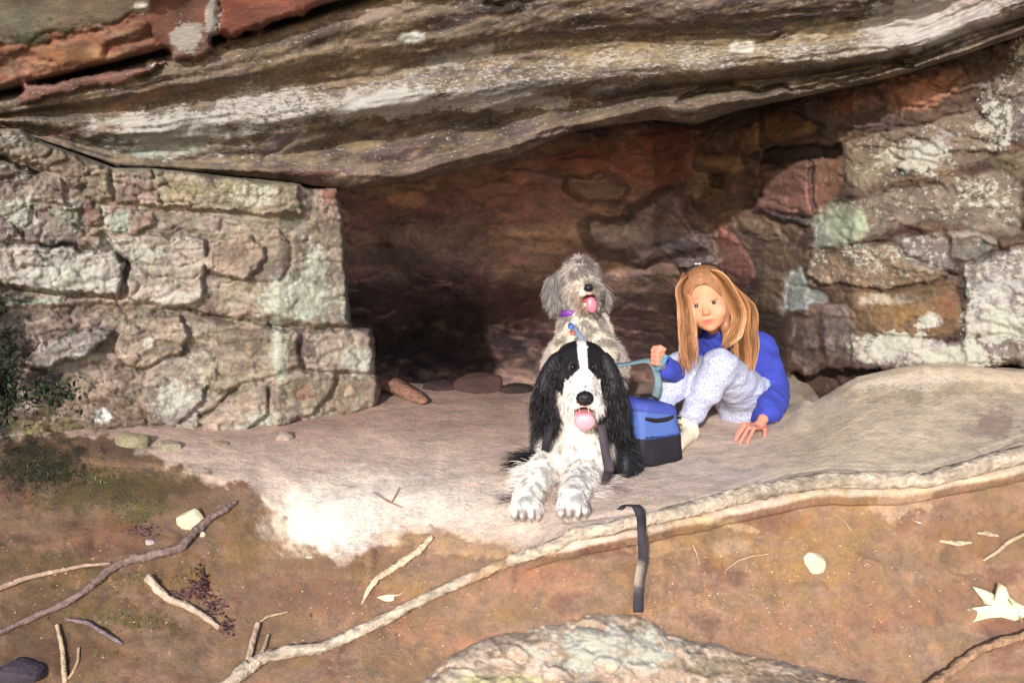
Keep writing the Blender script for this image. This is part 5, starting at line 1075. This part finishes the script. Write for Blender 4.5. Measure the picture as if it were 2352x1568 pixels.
# ================================================================== SMALL BAG
def build_bag():
    base_, _ = hit(1503, 1062); base_ = base_+np.array([0, .02, .002])
    root = empty('bag', base_.tolist(), label='small blue and black zipped cooler bag leaning between the lying dog and the sock', category='bag')
    ya = math.radians(28); ca, sa = math.cos(ya), math.sin(ya); tilt = np.array([-.10, .06])
    def W(x, y, z): return base_+np.stack([x*ca-y*sa+z*tilt[0], x*sa+y*ca+z*tilt[1], z+0*x], -1)
    hw, hd = .084, .058
    def ring(z, sx, sy, n=56):
        t = np.linspace(0, 2*np.pi, n, endpoint=False); c, s = np.cos(t), np.sin(t); e = .46
        x = np.sign(c)*np.abs(c)**e*hw*sx; y = np.sign(s)*np.abs(s)**e*hd*sy
        dent = .010*(fbm(x*30, y*30+z*20, z*25, 3)-.5)*2; k = 1+dent/np.maximum(np.hypot(x, y), .02)
        return np.stack([x*k, y*k, z*(1-.10*x/hw*(z > .09)-.0)+.004*(fbm(x*20, y*20, 3.3)-.5)*2*(z > .03)+0*x], -1)
    def shell(zs, sc, cap0, cap1):
        R_ = [ring(z, a, b) for z, a, b in zip(zs, sc[0], sc[1])]; n = 56; V = np.vstack(R_); m = len(R_)
        V = W(V[:, 0], V[:, 1], V[:, 2]); a = np.arange(m-1)[:, None]*n+np.arange(n); b = np.arange(m-1)[:, None]*n+(np.arange(n)+1) % n
        F = [np.stack([a, b, b+n, a+n], -1).reshape(-1, 4)]; V = np.vstack([V, V[:n].mean(0), V[-n:].mean(0)]); k = np.arange(n); k1 = (k+1) % n; t = []
        if cap0: t.append(np.stack([k1, k, k*0+len(V)-2], 1))
        if cap1: t.append(np.stack([(m-1)*n+k, (m-1)*n+k1, k*0+len(V)-1], 1))
        if t: F.append(np.vstack(t))
        return V, F
    def c_(V, c): return np.tile(lin(c), (len(V), 1))
    z = np.array([0, .004, .012, .05, .075, .092]); V, F = shell(z, ([.86,.95,.99,1.0,.99,.975], [.86,.95,.99,1.0,.99,.975]), 1, 0); mesh_obj('base_panel', V, F, m_nylon, root, col=c_(V, (30,27,34)))
    z = np.array([.088, .10, .125, .15, .166]); V, F = shell(z, ([.985,.99,.97,.93,.89], [.985,.99,.97,.93,.88]), 0, 0); up = mesh_obj('side_panel', V, F, m_nylon, root, col=c_(V, (74,98,160)))
    z = np.array([.160, .164, .172, .182, .190, .193, .195]); V, F = shell(z, ([.93,.945,.93,.88,.74,.5,.2], [.93,.95,.93,.88,.74,.5,.2]), 0, 1); lid = mesh_obj('lid', V, F, m_nylon, root, col=c_(V, (62,74,150)))
    def face(x, z, o=.0): return W(np.array(x), np.array(-hd*.99-o), np.array(z))
    fn = np.array([sa, -ca, 0])
    ribbon('zip', [face(-.055, .152, -.002), face(-.02, .143, .001), (face(.02, .142, .002)), face(.048, .147, .001)], [fn]*4, [.010,.013,.013,.008], .004, m_web, up, (34,30,36))
    rn = np.array([ca, sa, 0])
    ribbon('flap_edge', [W(np.array(hw*.97), np.array(-.05), np.array(.136)), W(np.array(hw*.985), np.array(-.01), np.array(.131)), W(np.array(hw*.97), np.array(.04), np.array(.137))], [rn]*3, .007, .004, m_web, up, (40,36,50))
    ribbon('seam', [face(-.066, .0905, .002), face(-.02, .089, .003), face(.03, .0885, .003), face(.066, .0905, .001)], [fn]*4, .004, .003, m_web, root, (44,62,120))
    ribbon('handle', [W(np.array(-.045), np.array(-.01), np.array(.186)), W(np.array(-.03), np.array(-.01), np.array(.206)), W(np.array(.005), np.array(-.01), np.array(.205)), W(np.array(.03), np.array(-.01), np.array(.188))], [(0,-.3,1)]*4, .014, .003, m_web, lid, (30,28,34))
build_bag()
# ================================================================== STICKS, STONES, LEAVES
def lp_(cx, cy): return cx/2, 784+cy/2
def rp_(cx, cy): return 1176+cx/2, 784+cy/2
def on_ground(pts, f, r, lift=.6):
    n = len(pts); r = np.array(r, float)*np.ones(n); m = 3*(n-1)+1; t_ = np.linspace(0, n-1, m); pts = np.array([f(*p) for p in pts], float)
    X = np.interp(t_, range(n), pts[:, 0]); Y_ = np.interp(t_, range(n), pts[:, 1]); rr = np.interp(t_, range(n), r)
    C0 = np.array(CAM); D_ = P(X, Y_, 2.)-C0; D_ /= np.linalg.norm(D_, axis=1)[:, None]; t = np.array([np.linalg.norm(hit(x_, y_)[0]-C0) for x_, y_ in zip(X, Y_)])
    p = np.pad(t, 1, 'edge'); t = np.min([p[i:i+m] for i in range(3)], 0); p = np.pad(t, 1, 'edge'); t = np.mean([p[i:i+m] for i in range(3)], 0)
    return C0+D_*(t-rr*lift)[:, None]
def stick(label, f, pts, r, col, cat='stick', name='stick', mat=None, **k):
    r = np.array(r, float)*np.ones(len(pts)); r = [q*(1.35 if max(r) < .0075 else 1.) for q in r]; g = on_ground(pts, f, r, k.pop('lift', .8)); r = np.interp(np.linspace(0, 1, len(g)), np.linspace(0, 1, len(r)), r); return tube(name, g, r, mat or m_bark, None, col, label=label, category=cat, seed=len(pts)*1.7+g[0][0], **{'sub': 4, **k})
# long root: main rod with stubs as children
mp_ = [(510,1584),(565,1535),(600,1511),(665,1496),(740,1485),(800,1460),(875,1425),(950,1386),(1025,1350),(1100,1319),(1176,1285),(1250,1252),(1326,1216),(1451,1188),(1601,1153),(1726,1120),(1801,1106),(1901,1090),(2026,1092),(2126,1090),(2226,1066),(2352,1030),(2520,985),(2740,925)]
rr_ = [.019,.018,.016,.015,.0145,.0145,.014,.0135,.013,.0135,.014,.0155,.017,.018,.0195,.021,.021,.022,.022,.022,.022,.023,.024,.024]
_t = np.linspace(0, len(mp_)-1, 3*(len(mp_)-1)+1); mp_ = [(p[0], p[1]+12*sst(1150, 1300, p[0])) for p in mp_]; mp_ = [(np.interp(t, range(len(rr_)), [p[0] for p in mp_]), np.interp(t, range(len(rr_)), [p[1] for p in mp_])) for t in _t]; rr_ = list(np.interp(_t, range(len(rr_)), rr_))
def root_path():
    C0 = np.array(CAM); H_ = [hit(a, b)[0] for a, b in mp_]; D_ = P(np.array([m[0] for m in mp_]), np.array([m[1] for m in mp_]), 2.)-C0; D_ /= np.linalg.norm(D_, axis=1)[:, None]
    t = np.linalg.norm(np.array(H_)-C0, axis=1); tp_ = np.pad(t, 2, 'edge'); t = np.min([tp_[i:i+len(t)] for i in range(5)], 0); t2 = np.pad(t, 3, 'edge'); t = np.mean([t2[i:i+len(t)] for i in range(7)], 0)
    return C0+D_*(t-np.array(rr_)*.55)[:, None]
rg_ = root_path()
rv, r4, r3, rc = tube('x', rg_, rr_, None, None, (196,178,158), nseg=18, rough=.22, link=False, seed=4.2, sub=7, flat=.85)
ln_ = fbm(rv[:, 0]*6+rv[:, 2]*40, rv[:, 1]*5, rv[:, 2]*90, 5); rc = rc*(.35+1.2*ln_)[:, None]
rc = rc*np.where((np.abs(rv[:, 0]+.06) < .05)[:, None], np.array([.95, .78, .66]), 1)
rt = mesh_obj('tree_root', rv, [r4, r3], m_bark, None, col=rc, label='long pale root running from the bottom edge up and along the whole ledge rim', category='root')
g_ = on_ground([(1140,1460),(1160,1380),(1185,1290)], lp_, .006, 1.5); tube('stub', g_, list(np.interp(np.linspace(0, 2, 7), [0,1,2], [.0085,.0075,.006])), m_bark, rt, (196,170,148))
g_ = on_ground([(1195,1440),(1215,1400),(1232,1345)], lp_, .005, 1.5); tube('stub', g_, list(np.interp(np.linspace(0, 2, 7), [0,1,2], [.006,.005,.003])), m_bark, rt, (190,164,140))
g_ = on_ground([(1190,1290),(1230,1262),(1320,1240)], lp_, .003, 1.5); tube('stub', g_, list(np.interp(np.linspace(0, 2, 7), [0,1,2], [.003,.003,.002])), m_bark, rt, (196,168,140))
stick('dark grey branch running from the bottom left edge up past the pale round stone', lp_, [(1085,735),(1040,770),(960,815),(890,880),(835,945),(760,965),(680,985),(600,1000),(540,1025),(480,1065),(440,1105),(380,1155),(300,1200),(200,1245),(100,1290),(-30,1350)],
      [.006,.010,.0115,.012,.0125,.013,.0125,.012,.011,.011,.010,.009,.009,.008,.0075,.007], (136,114,108), rough=.22)
stick('thin pale root leaving the dark grey branch toward the left edge', lp_, [(510,1018),(400,1026),(320,1042),(200,1066),(100,1092),(-20,1140)], [.003,.0035,.004,.0045,.005,.006], (190,160,140), 'root', 'thin_root', lift=1.5)
stick('short thick bone-pale stick with dark spots beside the dark rotten bark', lp_, [(678,1078),(725,1140),(780,1185),(860,1212),(940,1262),(1005,1312)], [.011,.0105,.010,.009,.0085,.006], (206,180,158), rough=.2)
stick('pale curled strip of bark below the bright sand spill', lp_, [(1985,895),(1920,962),(1850,1012),(1800,1045),(1735,1085),(1690,1145),(1662,1205)], [.005,.009,.010,.009,.008,.006,.002], (226,196,164), 'bark', 'bark_strip', rough=.3, flat=.5)
stick('thin grey twig lying on the moss at lower left', lp_, [(305,1275),(400,1290),(470,1332),(562,1388)], [.003,.0038,.004,.003], (140,120,124))
stick('upright pale twig near the bottom left corner', lp_, [(262,1300),(285,1400),(292,1480),(300,1565)], [.0035,.0045,.005,.005], (196,172,142))
stick('small forked twig right of the upright pale twig', lp_, [(362,1405),(358,1465),(335,1520),(312,1550)], [.0025,.003,.003,.002], (190,160,130))
stick('thin twig lying on the bright sand left of the dog paws', lp_, [(1715,690),(1760,720),(1800,742),(1850,762)], [.0012,.0018,.0018,.001], (170,140,120))
stick('tiny side twig standing over the thin twig on bright sand', lp_, [(1797,742),(1815,710),(1836,668)], [.0015,.0015,.001], (176,146,124))
stick('pale twig at the right edge above the large leaf', rp_, [(2380,870),(2280,920),(2230,965),(2165,1005)], [.004,.004,.0035,.002], (206,180,150))
stick('pale flat splinter on the brown bank left of the pale twig', rp_, [(1965,915),(2040,925),(2110,922)], [.003,.006,.003], (222,200,166), flat=.5)
stick('short pale splinter above the pale flat splinter', rp_, [(2135,878),(2180,880),(2235,892)], [.003,.006,.003], (216,190,158), flat=.5)
stick('rough root curving out of the bottom right corner', rp_, [(1900,1600),(1990,1530),(2060,1475),(2150,1412),(2290,1368),(2400,1335)], [.012,.012,.012,.011,.010,.010], (176,140,112), 'root', 'tree_root', rough=.3)
for i, (pp_, lb) in enumerate([([(830,930),(850,980),(862,1025)], 'hair-thin root on the orange bank just right of the hanging lead'), ([(980,1050),(1040,1005),(1100,985),(1180,975)], 'hair-thin curving root on the orange bank left of the cream oval stone'), ([(1480,790),(1530,830),(1560,870)], 'hair-thin pale root high on the orange bank')]):
    stick(lb, rp_, pp_, [.0012]+[.0015]*(len(pp_)-2)+[.001], (214,178,150), 'root', 'thin_root')
# log in the cave mouth
L0 = [hit(820, 900)[0], hit(895, 904)[0], hit(945, 918)[0], hit(976, 930)[0]]
for q, dz in zip(L0, (.045,.040,.028,.014)): q[2] += dz
tube('log', L0, [.036,.036,.032,.016], m_bark, None, (150,112,98), rough=.25, nseg=14, sub=8, label='short brown driftwood log poking out from behind the left rock corner', category='log', flat=.7)
# stones
def rock(name, c, size, label, col, seed=0, rot=0, cat='stone', lich=0., n=4, amp=.35, mat=None, freq=1.0, **pr):
    bm = __import__('bmesh').new(); __import__('bmesh').ops.create_icosphere(bm, subdivisions=n, radius=1.0)
    V = np.array([v.co[:] for v in bm.verts]); F = np.array([[v.index for v in f.verts] for f in bm.faces]); bm.free()
    d = 1+amp*(fbm(V[:, 0]*1.1*freq+seed, V[:, 1]*1.1*freq+3, V[:, 2]*1.1*freq, 5)-.5)*2
    nrm_ = np.array([(math.cos(a_)*math.sin(b_), math.sin(a_)*math.sin(b_), math.cos(b_)) for a_, b_ in np.random.default_rng(int(seed*7)+3).uniform(0, 3.1, (7, 2))*np.array([2, 1])])
    for q in nrm_:                                  # facets
        t = V@q; d = np.where(t*d > .78, .78/np.maximum(t, 1e-3), d)
    V = V*d[:, None]*np.array(size); cr, sr = math.cos(rot), math.sin(rot); V = np.stack([V[:, 0]*cr-V[:, 2]*sr, V[:, 1], V[:, 0]*sr+V[:, 2]*cr], 1)+np.array(c)
    nz = (.7+.6*fbm(V[:, 0]*25, V[:, 1]*25, V[:, 2]*25, 4))[:, None]; cc = np.hstack([lin(col)*.8*nz, np.full((len(V), 1), lich)])
    return mesh_obj(name, V, F, mat or m_stone, None, col=cc, label=label, category=cat, **pr)
def gr(px_, py_, dz=0.): q = hit(px_, py_)[0].copy(); q[2] += dz; return q
rock('stone', gr(440, 1200, .0), (.042,.022,.042), 'pale cream rounded stone above the dark grey branch', (206,194,164), 1, mat=colmat('pale_stone', .9, .2, noise=.15, nscale=40, bump=.3))
rock('stone', gr(466, 1228), (.010,.008,.012), 'small cream chip just below the pale rounded stone', (200,186,156), 2, n=2)
rock('stone', gr(345, 1246), (.017,.012,.012), 'small pinkish grey stone above the dark grey branch', (186,160,160), 3, n=3)
rock('stone', gr(1871, 1292), (.027,.016,.040), 'smooth cream oval stone set in the orange bank right of the lead', (208,196,170), 4, rot=.5, mat=bpy.data.materials['pale_stone'], amp=.15)
rock('stone', gr(712, 1278), (.013,.01,.006), 'tiny pale pebble under the bright sand spill', (204,190,168), 5, n=2)
rock('stone', gr(45, 1545), (.065,.05,.028), 'grey purple stone at the bottom left corner', (74,62,72), 6, lich=.0)
rock('stone', gr(390, 1030, .0), (.040,.04,.030), 'rounded buff stone at the foot of the left rock', (178,164,136), 7, lich=.1)
rock('stone', gr(310, 1015, .0), (.062,.05,.036), 'broad olive buff stone at the foot of the left rock', (160,148,112), 8, lich=.1)
rock('stone', gr(655, 1005, .0), (.030,.04,.024), 'pinkish stone half buried where the sand meets the left rock', (188,160,146), 9)
rock('stone', gr(500, 1018, -.005), (.040,.04,.012), 'flat tan stone below the whitish rock foot', (182,160,132), 10)
rock('boulder', gr(1100, 893, .01), (.10,.09,.06), 'reddish boulder in the shadow at the back of the cave floor', (84,58,54), 11)
rock('boulder', gr(1010, 890, .0), (.06,.06,.035), 'small dark boulder beyond the driftwood log', (64,46,44), 13)
rock('boulder', gr(1190, 897, .0), (.07,.06,.03), 'flat dark stone at the rim of the cave pit, left of the shaggy dog', (66,48,44), 14)
# lichen-covered boulder along the bottom edge, its outline followed from the photograph
def front_boulder():
    tp_x = [930,985,1040,1130,1215,1300,1345,1400,1460,1500,1530,1590,1640,1720,1800,1900,2010,2100]
    tp_y = [1600,1545,1500,1455,1440,1428,1408,1400,1408,1425,1452,1465,1474,1500,1515,1545,1568,1610]
    xs_ = np.arange(935, 2098, 4.); t_ = np.linspace(0, 1, 90); ty = np.interp(xs_, tp_x, tp_y)
    ty = ty+4*(fbm(xs_/20, 1.1, 2., 4)-.5)*2
    Yg = np.array([hit(a, min(b, 1560))[0][1] for a, b in zip(xs_[::10], ty[::10])]); Yg = np.interp(xs_, xs_[::10], Yg)
    X, T2 = np.meshgrid(xs_, t_); py_ = ty[None]+T2*(1720-ty[None]); px_ = X
    Yc = Yg[None]+.02-.10*np.sqrt(np.clip(1-(1-np.clip(T2*2.2, 0, 1))**2, 0, 1))-.10*T2
    R = Relief(px_, py_, 21, 6); base(R, [(160,130,108),(206,180,158),(186,156,128),(216,192,170),(152,124,98)], 50, 30)
    R.cells(60, 34, -.2, .014, .012, .2, 5); R.rough(.016, 40, 24, 0, 3, .005); R.A[:] = .05
    R.paint(1400,1480,60,36,0,(214,196,176),.7); R.paint(1240,1540,60,20,0,(226,200,182),.7); R.paint(1150,1560,120,14,0,(196,190,130),.7); R.paint(1650,1530,90,30,0,(120,108,76),.6)
    R.paint(1380,1450,40,20,20,(150,112,96),.6); R.paint(1800,1560,140,20,0,(96,76,66),.6); R.lich(1400,1490,200,60,0,.7)
    V = P(px_, py_, Yc-R.D+R.Gv); cc = finish(R, .62)
    # back side: fall away from the viewer so that the boulder is closed over the bank
    b1 = V[0]+np.array([0, .05, -.012]); b2 = V[0]+np.array([0, .10, -.07])
    V = np.concatenate([b2[None], b1[None], V]); cc = np.concatenate([cc[:1], cc[:1], cc])
    mesh_obj('boulder', V.reshape(-1, 3), grid_faces(V.shape[0], V.shape[1]), m_cliff, None, col=cc.reshape(-1, 4), label='low lichen-covered boulder along the bottom edge below the hanging lead', category='boulder')
front_boulder()
# leaves
def leaf(name, f, outline, label, col, lift=.004, curl=.01, tilt=None, cat='leaf', stem=None, **pr):
    pts = np.array([f(a, b) for a, b in outline]); c2 = pts.mean(0); q0, n0 = hit(*c2); n0 = n0/np.linalg.norm(n0)
    if tilt is not None: n0 = np.array(tilt, float); n0 /= np.linalg.norm(n0)
    q0 = q0+n0*lift
    def on(p):                                      # ray to the leaf's own plane
        d = P(p[0], p[1], 2.)-np.array(CAM); t = ((q0-np.array(CAM))@n0)/(d@n0); return np.array(CAM)+d*t
    B = np.array([on(p) for p in pts]); c = B.mean(0); rings = []; K = 5
    for k in range(1, K+1): 
        s = k/K; R_ = c+(B-c)*s; e = np.linalg.norm(R_-c, axis=1); rings.append(R_+n0*(curl*s*s*np.sin(np.arange(len(B))*1.7+1))[:, None]*.6)
    n = len(B); V = np.vstack([c[None]]+rings); F3 = np.array([[0, 1+i, 1+(i+1) % n] for i in range(n)]); F4 = np.array([[1+k*n+i, 1+(k+1)*n+i, 1+(k+1)*n+(i+1) % n, 1+k*n+(i+1) % n] for k in range(K-1) for i in range(n)])
    m = len(V); V2 = np.vstack([V, V-n0*.0012]); rim = np.array([[1+(K-1)*n+i, 1+(K-1)*n+i+m, 1+(K-1)*n+(i+1) % n+m, 1+(K-1)*n+(i+1) % n] for i in range(n)])
    cc = lin(col)*(.8+.4*fbm(V2[:, 0]*60, V2[:, 1]*60, V2[:, 2]*60, 4))[:, None]
    ob = mesh_obj(name, V2, [np.vstack([F3, F3[:, ::-1]+m]), np.vstack([F4, F4[:, ::-1]+m, rim])], m_leaf, None, col=cc, smooth=False, label=label, category=cat, **pr)
    if stem: tube('stem', [on(f(*a)) for a in stem], [.0018]*len(stem), m_leaf, ob, (150,130,80))
    return ob
leaf('leaf', rp_, [(2030,1232),(2100,1236),(2190,1222),(2160,1180),(2108,1132),(2180,1142),(2240,1158),(2232,1108),(2262,1136),(2290,1168),(2330,1190),(2352,1226),(2360,1262),(2320,1276),(2250,1262),(2180,1276),(2110,1290),(2075,1262)],
     'large cream maple leaf at the right edge of the brown bank', (206,200,164), lift=.02, curl=.034, tilt=(-.2,-.75,.6), stem=[(2280,1180),(2320,1240),(2345,1290)])
leaf('leaf', rp_, [(1790,815),(1830,805),(1848,825),(1885,832),(1860,846),(1835,856),(1805,850),(1815,832)], 'small pinkish grey leaf below the pale sand patch on the right bank', (196,168,166), curl=.006)
leaf('leaf', rp_, [(890,610),(915,598),(945,604),(925,616),(900,620)], 'small red brown dead leaf on the ledge right of the bag', (150,86,72), curl=.006)
leaf('leaf', rp_, [(1845,1072),(1870,1066),(1895,1088),(1875,1112),(1848,1100)], 'small rosy leaf on the bank below the pale splinters', (214,160,138), curl=.006)
leaf('bark_chip', lp_, [(1730,1175),(1780,1162),(1830,1160),(1860,1145),(1895,1158),(1890,1190),(1850,1210),(1800,1200),(1760,1190)], 'cream bark chip between the pale curled strip and the long root', (232,206,160), cat='bark', curl=.01)
leaf('bark_chip', lp_, [(1610,1100),(1650,1088),(1690,1090),(1680,1112),(1640,1122)], 'small pink bark chip left of the pale curled strip', (206,164,142), cat='bark', curl=.006)
leaf('leaf', lp_, [(1380,1215),(1410,1235),(1440,1250),(1430,1290),(1410,1270),(1395,1240)], 'dark brown curled leaf above the long root', (92,62,54), curl=.012)
leaf('leaf', lp_, [(1515,1260),(1545,1238),(1568,1250),(1560,1290),(1535,1280)], 'small pale pink leaf right of the dark curled leaf', (206,166,146), curl=.01)
leaf('leaf', lp_, [(1110,448),(1128,442),(1140,458),(1128,474),(1112,466)], 'tiny dark red leaf on the sand near the left rock', (128,50,44), curl=.004)
for i, (a, b, lb) in enumerate([(1905,438,'tiny dark leaf on the cave sand, farthest back'), (1995,528,'tiny brown leaf on the cave sand nearest the lying dog'), (2010,408,'tiny pale brown leaf on the cave sand beside the farthest dark one'), (1430,503,'tiny orange brown leaf on the sand in front of the left rock')]):
    leaf('leaf', lp_, [(a-16, b+4), (a-4, b-6), (a+12, b-4), (a+18, b+5), (a+2, b+8)], lb, [(96,60,50), (140,92,74), (150,110,92), (160,104,78)][i], curl=.003)
# rotten bark: dark crumbly pile
def crumbs(name, f, boxes, n, size, cols, label=None, cat=None, seed=0, **pr):
    g = np.random.default_rng(seed); Vs, Fs, Cs = [], [], []; o = 0
    T = np.array([[0,0,1.],[.94,0,-.33],[-.47,.82,-.33],[-.47,-.82,-.33]]); F = np.array([[0,1,2],[0,2,3],[0,3,1],[1,3,2]])
    for i in range(n):
        x0, y0, x1, y1 = boxes[int(g.integers(len(boxes)))]; u = g.normal(.5, .22, 2); q, nn = hit(*f(x0+(x1-x0)*u[0], y0+(y1-y0)*u[1]))
        M = np.array(Matrix.Rotation(g.random()*6.28, 3, 'X')@Matrix.Rotation(g.random()*6.28, 3, 'Z')); s = size*g.uniform(.4, 1.5)
        Vs.append((T*np.array([1, .8, .35])*s)@M.T+q+nn*s*.3); Fs.append(F+o); o += 4; Cs.append(np.tile(lin(cols[int(g.integers(len(cols)))])*g.uniform(.6, 1.3), (4, 1)))
    return mesh_obj(name, np.vstack(Vs), np.vstack(Fs), m_leaf, None, col=np.vstack(Cs), smooth=False, **({'label': label, 'category': cat} if label else {}), **pr)
crumbs('rotten_bark', lp_, [(860,1060,960,1190),(930,1150,1040,1290),(780,1130,900,1190),(1000,1270,1070,1350),(900,1050,960,1200)], 900, .014, [(62,34,42),(84,52,50),(48,30,34),(110,76,66)], 'dark purple brown crumbling bark beside the short thick pale stick', 'bark', 3)
crumbs('rotten_bark', lp_, [(580,840,740,900)], 260, .010, [(84,58,60),(110,76,74),(70,46,50)], 'dark reddish bark crumbs left of the pale rounded stone', 'bark', 4)
crumbs('rotten_bark', rp_, [(1900,780,2000,840)], 70, .007, [(90,64,58),(120,88,74)], 'brown bark crumbs right of the small pinkish grey leaf', 'bark', 5)
crumbs('leaf_litter', lp_, [(0,700,1200,1568),(1200,900,2300,1568)], 1900, .0062, [(120,84,62),(176,136,100),(206,170,136),(88,60,50),(150,104,70)], seed=6, kind='stuff')
crumbs('leaf_litter', rp_, [(0,700,2352,1568)], 1600, .0055, [(170,124,92),(206,164,130),(120,84,66),(226,196,160)], seed=7, kind='stuff')
crumbs('grit', lp_, [(700,300,3300,780)], 1300, .0030, [(150,120,106),(190,160,142),(120,92,80),(226,206,188)], seed=8, kind='stuff')
# plants at the left edge
def plant(name, c, n, rad, size, cols, label, seed, droop=.3):
    g = np.random.default_rng(seed); root = empty(name, c, label=label, category='plant'); Vs, Fs, Cs = [], [], []; o = 0; c = np.array(c)
    for i in range(n):
        p = c+g.normal(0, 1, 3)*np.array(rad)*.5; d = g.normal(0, 1, 3)+np.array([0, -.6, .1]); d /= np.linalg.norm(d); s = np.cross(d, g.normal(0, 1, 3)); s /= np.linalg.norm(s); u = np.cross(s, d); L = size*g.uniform(.5, 1.3)
        V = np.array([p, p+d*L*.3+s*L*.22+u*L*.05, p+d*L*.7+s*L*.18, p+d*L-u*L*droop, p+d*L*.7-s*L*.18, p+d*L*.3-s*L*.22+u*L*.05]); Vs.append(V); Fs.append(np.array([[0,1,2,5],[5,2,3,4]])+o); o += 6
        Cs.append(np.tile(lin(cols[int(g.integers(len(cols)))])*g.uniform(.5, 1.4), (6, 1)))
    mesh_obj('foliage', np.vstack(Vs), np.vstack(Fs), m_leaf, root, col=np.vstack(Cs), smooth=False)
    for j in range(5):
        a = c+g.normal(0, .3, 3)*np.array(rad); tube('stem', [c+np.array([0, .02, -rad[2]*.8]), (a+c)/2, a], [.003,.0025,.0015], m_bark, root, (70,60,44), sub=3, nseg=6)
GRN = [(20,30,20),(28,42,24),(16,24,18),(44,62,30)]
plant('leafy_plant', P(0, 865, 2.93).tolist(), 420, (.05,.05,.15), .022, GRN, 'dark leafy plant in shadow at the left edge beside the left rock', 1)
plant('leafy_plant', P(110, 905, 2.90).tolist(), 260, (.12,.05,.05), .018, GRN+[(60,70,50)], 'low dark green sprig lying against the left rock', 2)
0 and plant('leafy_plant', P(60, 1085, 2.88).tolist(), 900, (.21,.07,.085), .015, GRN+[(36,50,40)], 'dark green bushy ground plant at the left edge under the left rock', 3)
# moss tufts
def moss():
    g = np.random.default_rng(11); P_, N_ = [], []
    for (cx, cy, rx, ry, n) in ((60,1080,150,60,5000),(180,1090,150,34,1500),(300,1160,60,50,700),(210,1420,150,22,500),(60,70,0,0,0),(330,1430,60,20,200),(180,975,60,14,300),(440,1300,30,40,200),(300,1330,110,20,400),(250,1500,60,20,200)):
        for i in range(n):
            a = g.normal(0, .5, 2); q, nn = hit(cx+a[0]*rx, cy+a[1]*ry); P_.append(q); N_.append(nn)
    P_ = np.array(P_); N_ = np.array(N_)
    strands('moss', None, P_, N_*.8+np.array([0, -.2, .3]), np.full(len(P_), .011), np.where((proj(P_)[0]+proj(P_)[1]*.4 < 640)[:, None] & (proj(P_)[1] < 1180)[:, None], lin((38,46,26)), lin((84,98,40))*.8), m_fur, width=.0032, segs=2, jitter=.5, kind='stuff')
moss()
# ================================================================== CAMERA, LIGHT
cam = bpy.data.cameras.new('camera'); cam.angle = 2*math.atan(CX/FL); cam.clip_end = 500; cam.clip_start = .05
co = bpy.data.objects.new('camera', cam); COL.objects.link(co); co.location = (0, 0, CAMZ); co.rotation_euler = (math.pi/2-PT, 0, 0); S.camera = co
SE, SA = math.radians(21.5), math.radians(11)
sun = bpy.data.lights.new('sun', 'SUN'); sun.energy = 2.75; sun.angle = math.radians(1.5); sun.color = (1, .965, .92)
so = bpy.data.objects.new('sun', sun); COL.objects.link(so); so.location = (-2, -6, 4)
d = Vector((-math.sin(SA)*math.cos(SE), -math.cos(SA)*math.cos(SE), math.sin(SE))); so.rotation_euler = d.to_track_quat('Z', 'Y').to_euler()
w = bpy.data.worlds.new('World'); S.world = w; w.use_nodes = True; nt = w.node_tree
sk = nt.nodes.new('ShaderNodeTexSky'); sk.sky_type = 'NISHITA'; sk.sun_disc = False; sk.sun_elevation = SE; sk.sun_rotation = math.pi+SA
nt.links.new(sk.outputs[0], nt.nodes['Background'].inputs[0]); nt.nodes['Background'].inputs[1].default_value = .15
S.view_settings.view_transform = 'Standard'; S.view_settings.look = 'None'; S.view_settings.gamma = 1; S.view_settings.exposure = EXPO
S.cycles.max_bounces = 6; S.cycles.diffuse_bounces = 4; S.cycles.use_denoising = True
